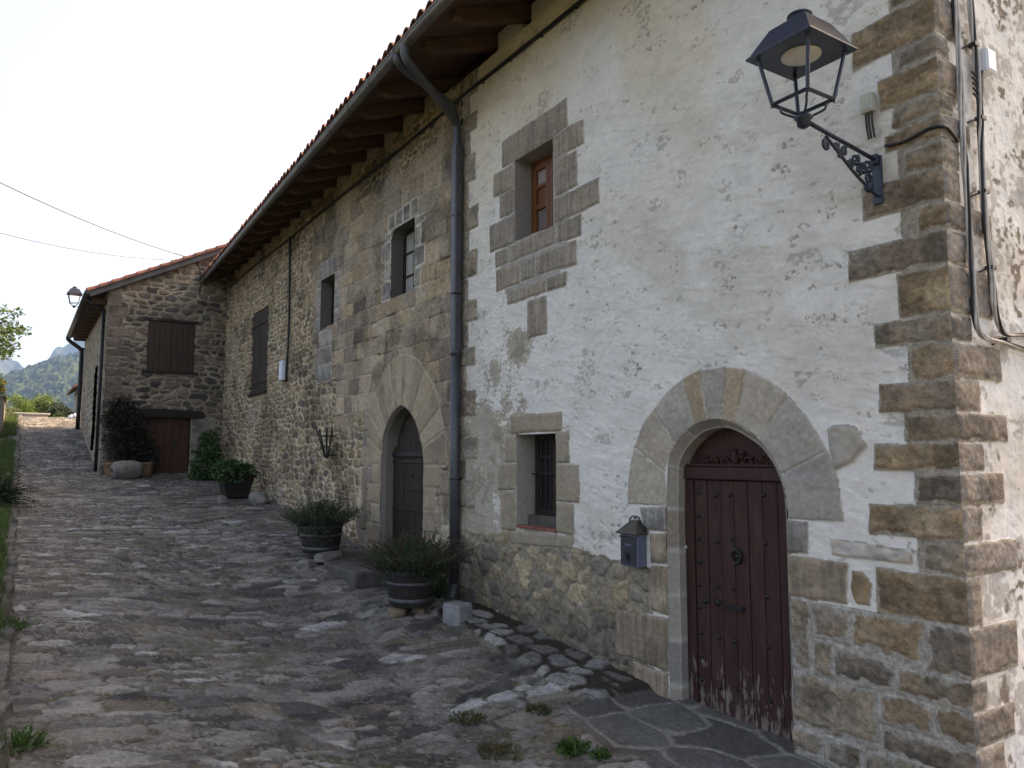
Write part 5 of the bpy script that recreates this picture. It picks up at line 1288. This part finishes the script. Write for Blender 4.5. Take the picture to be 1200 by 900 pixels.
def sprigs(name, parent, c, rx, ry, n, hmin, hmax, cols, seed, lw=.006, spread=.6, leaves=14, ll=.03, tips=None):
    """upright stems with narrow leaves, springing from a disc"""
    rng = np.random.default_rng(seed); cols = np.array(cols); VV = []; QQ = []; CC = []; off = 0
    for i in range(n):
        a = rng.uniform(0, 2 * pi); q = sqrt(rng.random()); b = np.array([c[0] + rx * q * cos(a), c[1] + ry * q * sin(a), c[2]])
        lean = np.array([cos(a), sin(a), 0]) * q * spread + rng.normal(size=3) * .15; lean[2] = 1; lean /= np.linalg.norm(lean)
        h = rng.uniform(hmin, hmax) * (1.05 - .35 * q); m = leaves
        f = np.linspace(.12, 1, m); bend = np.array([cos(a), sin(a), 0]) * (.25 * q * h)
        P = b + lean * (f * h)[:, None] + bend * (f ** 2)[:, None] - np.array([0, 0, 1]) * (.12 * q * h * f ** 2)[:, None]
        col = cols[rng.integers(len(cols))]
        D = lean + rng.normal(size=(m, 3)) * .75; D /= np.linalg.norm(D, axis=1, keepdims=True)
        cc = col * rng.uniform(.7, 1.3, (m, 1))
        if tips is not None and rng.random() < tips[1]: cc[-4:] = np.array(tips[0]) * rng.uniform(.7, 1.3)
        L = ll * rng.uniform(.7, 1.3, m)
        V4, Q, C4 = leaf_quads(P, D, L, np.maximum(L * .28, lw), rng, cc)
        VV.append(V4); QQ.append(Q + off); CC.append(C4); off += len(V4)
        s = np.cross(lean, rng.normal(size=3)); s /= np.linalg.norm(s); s *= .0025   # stem ribbon
        k = np.array([0, m // 2, m - 1]); pts = np.vstack([b, P[k]])
        V2 = np.empty((len(pts) * 2, 3)); V2[0::2] = pts - s; V2[1::2] = pts + s
        VV.append(V2); QQ.append(np.array([[2 * j, 2 * j + 1, 2 * j + 3, 2 * j + 2] for j in range(len(pts) - 1)]) + off); CC.append(np.tile(col * .7, (len(V2), 1))); off += len(V2)
    return link_mesh(name, np_mesh(name, np.vstack(VV), np.vstack(QQ), np.vstack(CC), False), M['leaf'], parent)
def grass_patch(name, pts, h, cols, seed, per=1, w=.006):
    rng = np.random.default_rng(seed); P = np.repeat(np.array(pts), per, 0); n = len(P); P = P + np.column_stack([rng.normal(size=n) * .02, rng.normal(size=n) * .02, np.zeros(n)])
    a = rng.uniform(0, 2 * pi, n); d = np.column_stack([np.cos(a), np.sin(a), np.zeros(n)]); hh = h * rng.uniform(.4, 1.25, n)
    ln = rng.uniform(.15, .7, n); s = np.column_stack([-np.sin(a), np.cos(a), np.zeros(n)]) * w * .5
    m_ = P + d * (ln * hh * .35)[:, None] + np.array([0, 0, 1]) * (hh * .6)[:, None]; t_ = P + d * (ln * hh)[:, None] + np.array([0, 0, 1]) * hh[:, None]
    V_ = np.stack([P - s, P + s, m_ + s * .7, m_ - s * .7, t_], 1).reshape(-1, 3)
    b = np.arange(n) * 5; F = np.concatenate([np.stack([b, b + 1, b + 2, b + 3], 1), np.stack([b + 3, b + 2, b + 4, b + 4], 1)])
    F3 = F.copy()
    cols = np.array(cols); c = np.repeat(cols[rng.integers(len(cols), size=n)] * rng.uniform(.7, 1.3, (n, 1)), 5, 0)
    # last face as a thin quad
    V_[4::5] = t_
    extra = t_ + s * .15; nv0 = len(V_); V_ = np.vstack([V_, extra]); c = np.vstack([c, c[4::5]])
    F[n:, 2] = nv0 + np.arange(n); F[n:, 3] = b + 4
    return link_mesh(name, np_mesh(name, V_, F, c, False), M['leaf'], None)

# ================================================================== POTS, PLANTS, STONES
def gz(t, o): return float(ground_z(t, o))
def barrel_pot(label, t, o, R, h, z):
    r = thing('barrel_planter', label, 'planter', t, o, z, 'half barrel planters by the arched door')
    n = 20; mb = MB(); pr = [(R * .80, 0), (R * .90, h * .35), (R * .97, h * .75), (R, h), (R - .03, h), (R - .05, h - .05)]
    mb.lathe(pr, (0, 0), 32); mb.build('staves', M['barrel_wood'], r, smooth=False)
    for z0, z1, k0, k1 in ((h * .07, h * .22, .83, .875), (h * .55, h * .66, .945, .965), (h * .86, h * .96, .985, 1.0)):
        mb = MB(); mb.lathe([(R * k0 + .006, z0), (R * k1 + .006, z1), (R * k1 - .01, z1 + .001), (R * k0 - .01, z0 - .001)], (0, 0), 32); mb.build('hoop', M['hoop'], r, smooth=True)
    mb = MB(); mb.lathe([(R - .045, h - .07), (R - .05, h - .045), (.02, h - .03)], (0, 0), 24); mb.build('soil', M['soil'], r)
    return r
zA = gz(6.3, .75)
tA, oA = ZP(482, 706, zA + .03)
b1 = barrel_pot('dark half barrel with two grey hoops in front of the downpipe', tA, oA, .29, .40, zA + .015)
GREY_G = [[.050, .082, .040], [.074, .104, .054], [.036, .062, .029], [.092, .108, .068], [.066, .054, .04]]
pA = thing('lavender_bush', 'wide lavender bush with reddish dry stems in the near barrel', 'bush', tA, oA, zA + .37)
sprigs('foliage', pA, (-.05, -.05, 0), .32, .32, 520, .14, .56, GREY_G, 71, spread=1.0, leaves=16, ll=.042, tips=((.10, .035, .04), .3))
leafy('undergrowth', pA, [(-.2, .1, .12, .22, .2, .16), (.22, -.05, .16, .24, .2, .18), (.05, .2, .05, .25, .2, .2), (-.28, -.1, .05, .18, .2, .22), (0, 0, .26, .2, .2, .14)], 2600, .042, GREY_G, 171, .25, .3, .25)
sprigs('dry_stems', pA, (.25, .1, -.02), .22, .22, 130, .25, .55, [[.10, .055, .045], [.07, .05, .04]], 72, spread=1.5, leaves=8, ll=.03)
zB = gz(9.2, .75)
tB, oB = ZP(376, 645, zB + .03)
b2 = barrel_pot('dark half barrel with grey hoops left of the arched door', tB, oB, .30, .40, zB + .01)
pB = thing('lavender_bush', 'rounded dark lavender bush in the far barrel beyond the arched door', 'bush', tB, oB, zB + .37)
sprigs('foliage', pB, (.02, 0, 0), .30, .30, 420, .14, .50, GREY_G, 73, spread=1.1, leaves=15, ll=.045)
leafy('undergrowth', pB, [(-.26, .1, .02, .24, .22, .24), (.30, .0, .0, .26, .22, .28), (.05, .2, .08, .28, .2, .22), (0, 0, .24, .26, .22, .16), (.42, .05, -.10, .18, .18, .18)], 3600, .045, GREY_G, 173, .3, .32, .25)
# creeping plant on the ground between barrel and pipe
pc_ = thing('low_plant', 'leafy green plant growing at the foot of the downpipe behind the barrel', 'plant', 6.12, .24, gz(6.1, .2))
leafy('foliage', pc_, [(0, 0, .22, .30, .20, .30), (-.12, .06, .10, .2, .15, .16), (.15, 0, .4, .2, .15, .25)], 1500, .055, [[.030, .062, .018], [.045, .085, .025], [.02, .04, .014]], 74)
# rocks
def rock(name, label, cat, t, o, z, sx, sy, sz, seed, mat, rz=0., rough=.22, boxy=3.2, group=None, sub=4, cuts=5):
    import bmesh
    bm = bmesh.new(); bmesh.ops.create_icosphere(bm, subdivisions=sub, radius=1)
    rng = np.random.default_rng(seed); Vs = np.array([v.co[:] for v in bm.verts])
    Vp = Vs / ((np.abs(Vs) ** boxy).sum(1) ** (1 / boxy))[:, None]
    for k in range(cuts):
        nrm = rng.normal(size=3); nrm /= np.linalg.norm(nrm); dcut = rng.uniform(.72, .95)
        ex = np.maximum(Vp @ nrm - dcut, 0); Vp = Vp - ex[:, None] * nrm * .85
    f = fbm(Vp[:, 0] * 2 + Vp[:, 2] + seed, Vp[:, 1] * 2 - Vp[:, 2], seed, 4) - .5
    Vp = Vp * (1 + f * rough)[:, None] * np.array([sx, sy, sz])
    for v, p_ in zip(bm.verts, Vp): v.co = p_
    me = bpy.data.meshes.new(name); bm.to_mesh(me); bm.free(); me.polygons.foreach_set('use_smooth', [True] * len(me.polygons))
    ob = link_mesh(name, me, mat); ob.location = world_pt(t, o, z + sz * .8); ob.rotation_euler = (0, 0, ROT + rz)
    return tag(ob, label, cat, group)
q = ZP(541, 722, gz(5.6, .5) + .02); rock('stone_block', 'pale squared stone block at the foot of the downpipe', 'stone', q[0], q[1] + .05, gz(q[0], .4), .12, .11, .125, 81, M['block'], .35, .10, 12, cuts=0, sub=5)
q = ZP(465, 714, gz(6.2, 1.)); rock('flat_stone', 'flat brown stone wedged under the near barrel', 'stone', q[0], q[1], gz(*q) + .0, .16, .09, .05, 82, M['brownstone'], -.3, .2, 4)
q = ZP(491, 714, gz(6.0, .9)); rock('flat_stone', 'small tan stone under the right side of the near barrel', 'stone', q[0], q[1], gz(*q), .09, .07, .045, 83, M['brownstone'], .4, .25, 3)
q = ZP(384, 656, gz(8.6, 1.1)); rock('edge_stone', 'long rough grey stone at the end of the door slab beside the far barrel', 'stone', q[0], q[1], gz(*q), .30, .12, .085, 84, M['boulder'], -.9, .2, 4)
q = ZP(359, 658, gz(8.9, 1.4)); rock('edge_stone', 'small rounded stone in front of the far barrel', 'stone', q[0], q[1], gz(*q), .11, .09, .065, 85, M['boulder'], .2, .2, 3)
q = (W(304, 590, .35)[0], .35); rock('loose_stone', 'squarish stone at the wall foot below the shuttered window', 'stone', q[0], q[1], gz(*q), .20, .15, .13, 86, M['boulder'], .4, .2, 4)
q = (W(261, 575, 1.05)[0], 1.05); rock('loose_stone', 'small pale stone under the leafy planter near the barn door', 'stone', q[0], q[1], gz(*q), .10, .09, .09, 87, M['boulder'], .1, .2, 4)
# door slab of the arched door
sl = thing('door_slab', 'worn dark stone slab step before the arched door', 'step', 7.55, .50, gz(7.5, .5))
mb = MB(); mb.prism([(-.98, -.50), (.80, -.50), (.92, .38), (.2, .52), (-.85, .50)], -.10, .10, 'z'); mb.build('tread', M['slab'], sl, bevel=.03)
mb = MB(); mb.prism([(-.75, -.90), (.75, -.90), (.70, -.502), (-.70, -.502)], -.10, .13, 'z'); mb.build('threshold', M['slab'], sl, bevel=.02)
# planter beside the barn door: tapered wooden tub and bush
tC, oC = W(276, 560, .62)[0], .62
tub = thing('tub_planter', 'dark tapered square tub overflowing with leaves by the long wall', 'planter', tC, oC, gz(tC, oC))
mb = MB(); w0, w1, hh = .22, .33, .48; vs8 = [(-w0, -w0, 0), (w0, -w0, 0), (w0, w0, 0), (-w0, w0, 0), (-w1, -w1, hh), (w1, -w1, hh), (w1, w1, hh), (-w1, w1, hh)]
mb.add(vs8, [(3, 2, 1, 0), (4, 5, 6, 7), (0, 1, 5, 4), (1, 2, 6, 5), (2, 3, 7, 6), (3, 0, 4, 7)]); mb.build('tub', M['lintel_wood'], tub, bevel=.012)
mb = MB(); ring = w1 + .012
for a in ((-ring, ring, -ring, -ring + .04), (-ring, ring, ring - .04, ring), (-ring, -ring + .04, -ring + .041, ring - .041), (ring - .04, ring, -ring + .041, ring - .041)): mb.box(*a, hh - .05, hh + .015)
mb.build('rim', M['lintel_wood'], tub, bevel=.006)
LG = [[.035, .075, .022], [.05, .105, .03], [.022, .05, .016], [.06, .12, .045]]
pl_ = thing('potted_shrub', 'glossy green shrub spilling over the dark square tub', 'shrub', tC, oC, gz(tC, oC) + .5)
leafy('foliage', pl_, [(0, 0, .05, .45, .42, .20), (.15, .1, .12, .3, .3, .18), (-.2, .15, .02, .3, .3, .18)], 1500, .10, LG, 91, .3, .55)
tD, oD = W(247, 540, .5)[0], .5
cl = thing('climbing_shrub', 'tall leafy climbing plant in the corner right of the barn door', 'shrub', tD, .55, gz(tD, .5))
leafy('foliage', cl, [(0, 0, .35, .45, .40, .38), (.1, 0, .7, .36, .32, .3), (.22, -.05, 1.02, .24, .22, .22), (.1, .1, .1, .45, .35, .2)], 1900, .10, LG + [[.07, .13, .04]], 92, .2, .6)
mb = MB()
for k in range(4): mb.tube(smooth_curve([(.05 * k - .1, 0, 0), (.05 * k, .02, .5), (.12, -.02, 1.3)], 4), .012, 6)
mb.build('stem', M['bark'], cl)
# round stone roller in front of the barn corner
q = (T1 - .75, G(147, 552, T1 - .75)[0])
rl = thing('stone_roller', 'fallen grey stone roller lying before the far house corner', 'stone roller', q[0], q[1], gz(*q) + .21, rz=-pi / 2 + .25)
mb = MB(); mb.prism([(.0, 0)], 0, 0, 'x') if False else None
pr = [(-.30, .02), (-.31, .10), (-.28, .19), (-.10, .245), (.12, .245), (.30, .21), (.36, .12), (.37, .02)]
vs_ = []; n = 28
for x_, rr_ in pr:
    for k in range(n): a = 2 * pi * k / n; w_ = 1 + .05 * sin(3 * a + x_ * 4); vs_.append((x_, rr_ * w_ * cos(a), rr_ * w_ * sin(a)))
mb.add(vs_, [(i * n + k, i * n + (k + 1) % n, (i + 1) * n + (k + 1) % n, (i + 1) * n + k) for i in range(len(pr) - 1) for k in range(n)] + [tuple(range(n - 1, -1, -1)), tuple(range((len(pr) - 1) * n, len(pr) * n))])
mb.build('drum', M['boulder'], rl, smooth=True, sub=1)
mb = MB(); mb.tube([(-.33, 0, 0), (-.30, 0, 0)], .05, 12); mb.build('pivot_socket', M['slab'], rl)
# two clay pots, dark shrub
def clay_pot(label, t, o, R, h):
    r = thing('clay_pot', label, 'plant pot', t, o, gz(t, o), 'clay pots by the far house corner')
    mb = MB(); mb.lathe([(R * .68, 0), (R * .8, h * .4), (R * .95, h * .84), (R * 1.08, h * .85), (R * 1.08, h), (R * .92, h), (R * .88, h - .05)], (0, 0), 24); mb.build('bowl', M['clay'], r, smooth=False)
    mb = MB(); mb.lathe([(R * .88, h - .06), (R * .87, h - .045), (.02, h - .03)], (0, 0), 20); mb.build('soil', M['soil'], r); return r
q1 = (T1 - .34, G(133, 552, T1 - .34)[0]); clay_pot('clay pot half hidden behind the stone roller at the corner', q1[0], q1[1], .24, .34)
q2 = (T1 - .34, G(170, 552, T1 - .34)[0]); clay_pot('clay pot between the stone roller and the barn door', q2[0], q2[1], .20, .34)
ds = thing('dark_shrub', 'tall dark purple leaved shrub against the far house corner', 'shrub', q1[0] + .02, q1[1], gz(*q1) + .28)
DK = [[.018, .020, .014], [.030, .034, .022], [.030, .020, .018], [.018, .028, .014], [.05, .055, .035]]
leafy('foliage', ds, [(0, -.15, .5, .45, .42, .5), (0, -.30, 1.0, .45, .40, .45), (.0, -.5, .55, .40, .38, .5), (0, .05, 1.1, .3, .3, .35), (0, -.1, 1.45, .25, .4, .25), (.0, -.75, .25, .3, .3, .35)], 5200, .085, DK, 93, .1, .5, .25)
mb = MB()
for k in range(5): mb.tube(smooth_curve([(0, .02 * k - .05, 0), (.05, -.1 * k + .1, .6), (.0, -.16 * k + .15, 1.4)], 4), [.02] * 4 + [.014] * 4 + [.008], 6)
mb.build('stem', M['bark'], ds)
tw = thing('bare_branches', None, None) if False else None

# ---- left verge
q = DP(10, 588, 13.4)
cf = thing('verge_shrub', 'dark drooping feathery shrub on the left grass verge', 'shrub', q[0], max(q[1], 4.85), float(verge_z(q[0], 4.9)))
rng = np.random.default_rng(95); VV, QQ, CC, off = [], [], [], 0
for i in range(210):
    a = rng.uniform(0, 2 * pi); L = rng.uniform(.6, 1.1); el_ = rng.uniform(.15, 1.25); m = 26; f = np.linspace(.05, 1, m)
    d_ = np.array([cos(a) * cos(el_), sin(a) * cos(el_), sin(el_)])
    P = d_ * (f * L)[:, None]; P[:, 2] += .08 - .55 * L * f ** 2.2 * cos(el_)
    T = np.gradient(P, axis=0); T /= np.linalg.norm(T, axis=1, keepdims=True)
    sd = np.where((np.arange(m) % 2)[:, None] == 0, 1, -1) * np.cross(T, [0, 0, 1]); D = T * .8 + sd * .8 + rng.normal(size=(m, 3)) * .2; D[:, 2] -= .2; D /= np.linalg.norm(D, axis=1, keepdims=True)
    LL_ = .085 * (1.1 - .6 * f) * rng.uniform(.8, 1.2, m); col = np.array([[.012, .024, .012], [.018, .034, .016], [.026, .044, .02], [.04, .05, .02]])[rng.integers(4)] * rng.uniform(.8, 1.3)
    V4, Q, C4 = leaf_quads(P, D, LL_, LL_ * .3, rng, np.tile(col, (m, 1))); VV.append(V4); QQ.append(Q + off); CC.append(C4); off += len(V4)
link_mesh('foliage', np_mesh('foliage', np.vstack(VV), np.vstack(QQ), np.vstack(CC), False), M['leaf'], cf)
mb = MB()
for k in range(5): a = k * 1.26; mb.tube([(0, 0, 0), (.1 * cos(a), .1 * sin(a), .25), (.22 * cos(a), .22 * sin(a), .42)], [.02, .014, .006], 6)
mb.build('stem', M['bark'], cf)
# grass of the verge
rng = np.random.default_rng(96); n = 52000
gt = np.concatenate([rng.uniform(.5, 9, n // 2), rng.uniform(9, 30, n // 2)]); go_ = 4.62 + rng.exponential(.55, n); go_ = np.minimum(go_, 9)
km = fbm(gt * 1.2, go_ * 2, 97, 3) > .36; gt, go_ = gt[km], go_[km]
gr = grass_patch('grass', np.column_stack([gt, go_, verge_z(gt, go_) - .01]), .15, [[.05, .105, .022], [.075, .14, .032], [.09, .15, .038], [.095, .105, .04], [.038, .075, .018]], 98, 2, .009)
gr.location = (C0[0], C0[1], 0); gr.rotation_euler = (0, 0, ROT); tag(gr, 'short green grass covering the left verge', 'grass', None, 'stuff')
# weeds along the kerb and between the stones
def weed(label, px, py, r_, n, h, cols, seed, zoff=.0, o_=None, leafyw=False):
    t_, oo = ZP(px, py, gz(2, 1.2) + zoff)
    for _ in range(6): t_, oo = ZP(px, py, gz(t_, oo) + .01)
    e = thing('weed_tuft', label, 'weeds', t_, oo, gz(t_, oo) + .005)
    if leafyw: leafy('leaves', e, [(0, 0, .02, r_, r_, .05)], n, .035, cols, seed, -.3, .7, .1)
    else: sprigs('leaves', e, (0, 0, 0), r_, r_, n, h * .5, h, cols, seed, .004, .8, 7, .035)
    return e
G1 = [[.05, .11, .022], [.07, .14, .03], [.04, .08, .02]]
weed('bright green leafy weed on the flagstones before the main door', 671, 880, .13, 420, .1, G1, 101, leafyw=True)
weed('small green weed at the bottom edge near the flagstones', 704, 890, .07, 160, .1, G1, 102, leafyw=True)
weed('dry brown and green tuft in the cobbles left of the main door', 548, 845, .10, 40, .06, [[.11, .075, .03], [.06, .08, .025]], 103)
weed('thin dry grass between cobbles at the bottom of the lane', 585, 885, .13, 50, .07, [[.12, .08, .035], [.07, .085, .03]], 104)
weed('small mossy tuft beside the raised stone edging', 632, 835, .09, 50, .05, [[.06, .085, .025], [.10, .08, .035]], 105)
weed('green grass tuft at the kerb in the lower left corner', 24, 878, .10, 60, .14, G1, 106)
weed('thin green tuft on the left kerb below the dark shrub', 8, 742, .12, 60, .14, G1, 107)
# ---- stone pier with flowers, top left
q = DP(3, 497, 23.0); zp = float(verge_z(q[0], 5.0))
pier = thing('stone_pier', 'stone wall end at the left edge with yellow flowers on top', 'wall', q[0], q[1] + .25, zp)
us_ = np.arange(-.32, .33, .02); hs_ = np.arange(-.2, 1.08, .02)
mb = MB(); mb.box(-.35, 3.2, -.25, .25, -.3, 1.06); o = mb.build('masonry_core', M['masonry'], pier, bevel=.03); const_col(o, (.19, .165, .135))
mb = MB(); mb.box(-.40, 3.2, -.30, .30, 1.062, 1.13); o = mb.build('coping', M['masonry'], pier, bevel=.02); const_col(o, (.22, .20, .17))
fp = thing('flowering_plant', 'yellow flowering plant on top of the left stone wall end', 'plant', q[0], q[1] + .25, zp + 1.13)
leafy('foliage', fp, [(0, 0, .12, .28, .28, .2), (-.05, -.05, .3, .2, .2, .16)], 700, .07, [[.08, .13, .03], [.05, .09, .02]], 111)
leafy('flowers', fp, [(0, 0, .18, .28, .28, .22), (-.05, -.1, .38, .2, .18, .15)], 260, .07, [[.55, .40, .05], [.45, .30, .05]], 112, 0, .8)
# ---- tree reaching in at the left
q = DP(-78, 400, 15.5); zt0 = float(verge_z(min(q[0], 30), min(q[1], 13)))
tr = thing('leafy_tree', 'leafy tree whose branches reach in at the left edge of the sky', 'tree', q[0], q[1], zt0)
top = q[2] - zt0; mb = MB(); mb.tube(smooth_curve([(0, 0, -.1), (.05, .02, top * .4), (0, -.05, top * .8), (.05, 0, top + .9)], 5), [.16] * 5 + [.13] * 5 + [.08] * 5 + [.04], 9)
rng = np.random.default_rng(113); blobs = []
for k in range(30):
    a = rng.uniform(0, 2 * pi); L = rng.uniform(.7, 1.5); z0 = top * rng.uniform(.75, 1.15); zz1 = z0 + rng.uniform(-.25, .6)
    p1 = (L * cos(a), L * sin(a), zz1); mb.tube([(0, 0, z0 - .25), (L * .5 * cos(a), L * .5 * sin(a), z0), p1], [.035, .022, .008], 6); blobs.append((*p1, .36, .36, .16)); blobs.append((L * .7 * cos(a + .15), L * .7 * sin(a + .15), zz1 + .02, .28, .28, .13))
# branches that show in the picture
for (px, py) in ((20, 366), (8, 375), (24, 388), (10, 397), (0, 362), (16, 405), (-10, 385), (-20, 400), (-20, 365)):
    t_, o_, z_ = DP(px, py, 15.5 + rng.uniform(-.4, .4)); p1 = (t_ - q[0], o_ - q[1], z_ - zt0)
    mb.tube([(0, 0, top * .9), (p1[0] * .5, p1[1] * .5, p1[2] * .5 + top * .45 + .1), p1], [.03, .018, .006], 6); blobs.append((*p1, .20, .20, .07)); blobs.append((p1[0] * .8, p1[1] * .8, p1[2] + .02, .22, .22, .07))
mb.build('trunk', M['bark'], tr, smooth=True)
leafy('crown', tr, blobs, 9000, .085, [[.075, .13, .035], [.10, .16, .05], [.055, .10, .025], [.12, .17, .07]], 114, .1, .5, .2)
# ---- bushes, low wall and sacks beyond the crest
for i, (px, py, dpth, w_, h_, cols, lab) in enumerate(((20, 490, 33, 1.1, 1.0, [[.10, .16, .04], [.14, .20, .06], [.07, .12, .03]], 'light green sunlit bush beyond the crest, left of the pale bushes'),
      (40, 487, 36, 1.3, 1.1, [[.11, .17, .05], [.15, .21, .07]], 'tall pale green bush beyond the crest above the low stone wall'),
      (66, 490, 34, .8, .65, [[.12, .17, .06], [.30, .32, .22], [.10, .15, .05]], 'whitish flowering bush beyond the crest between lawn and sacks'),
      (6, 492, 31, .9, .7, [[.16, .18, .10], [.10, .14, .05]], 'small pale bush beyond the crest beside the left wall end'))):
    t_, o_, z_ = DP(px, py, dpth); e = thing('sunlit_bush', lab, 'bush', t_, o_, z_ - .5)
    mb = MB(); 
    for k in range(4): mb.tube([(0, 0, -.6), (.2 * cos(k * 1.6), .2 * sin(k * 1.6), .5)], .02, 5)
    mb.build('stem', M['bark'], e)
    rng = np.random.default_rng(120 + i); bl = [(rng.normal() * w_ * .4, rng.normal() * w_ * .4, .4 + rng.random() * h_ * .9, w_ * .33, w_ * .33, h_ * .25) for _ in range(14)]
    leafy('foliage', e, bl, 3600, .10, cols, 121 + i, 0, .55, .3)
t_, o_, z_ = DP(37, 487, 30.5)
lw = thing('low_wall', 'low pale stone wall across the crest of the lane', 'wall', t_, o_, z_ - .25)
mb = MB(); mb.box(-.2, .2, -.55, .55, -.6, .27); o = mb.build('masonry_core', M['masonry'], lw, bevel=.02); const_col(o, (.36, .33, .28))
mb = MB(); mb.box(-.25, .25, -.62, .62, .272, .35); o = mb.build('coping', M['masonry'], lw, bevel=.02); const_col(o, (.42, .40, .36))
for i, (px, py, lab) in enumerate(((92, 488, 'larger white sack lying at the far corner of the lane'), (87, 490, 'smaller white sack left of the larger one at the crest'))):
    t_, o_, z_ = DP(px, py, 28.8 + .4 * i); rock('white_sack', lab, 'sack', t_, o_, z_ - .12, .26 - .06 * i, .2, .14, 131 + i, M['bag'], .4 * i, .5, 2.4, 'white sacks at the crest')
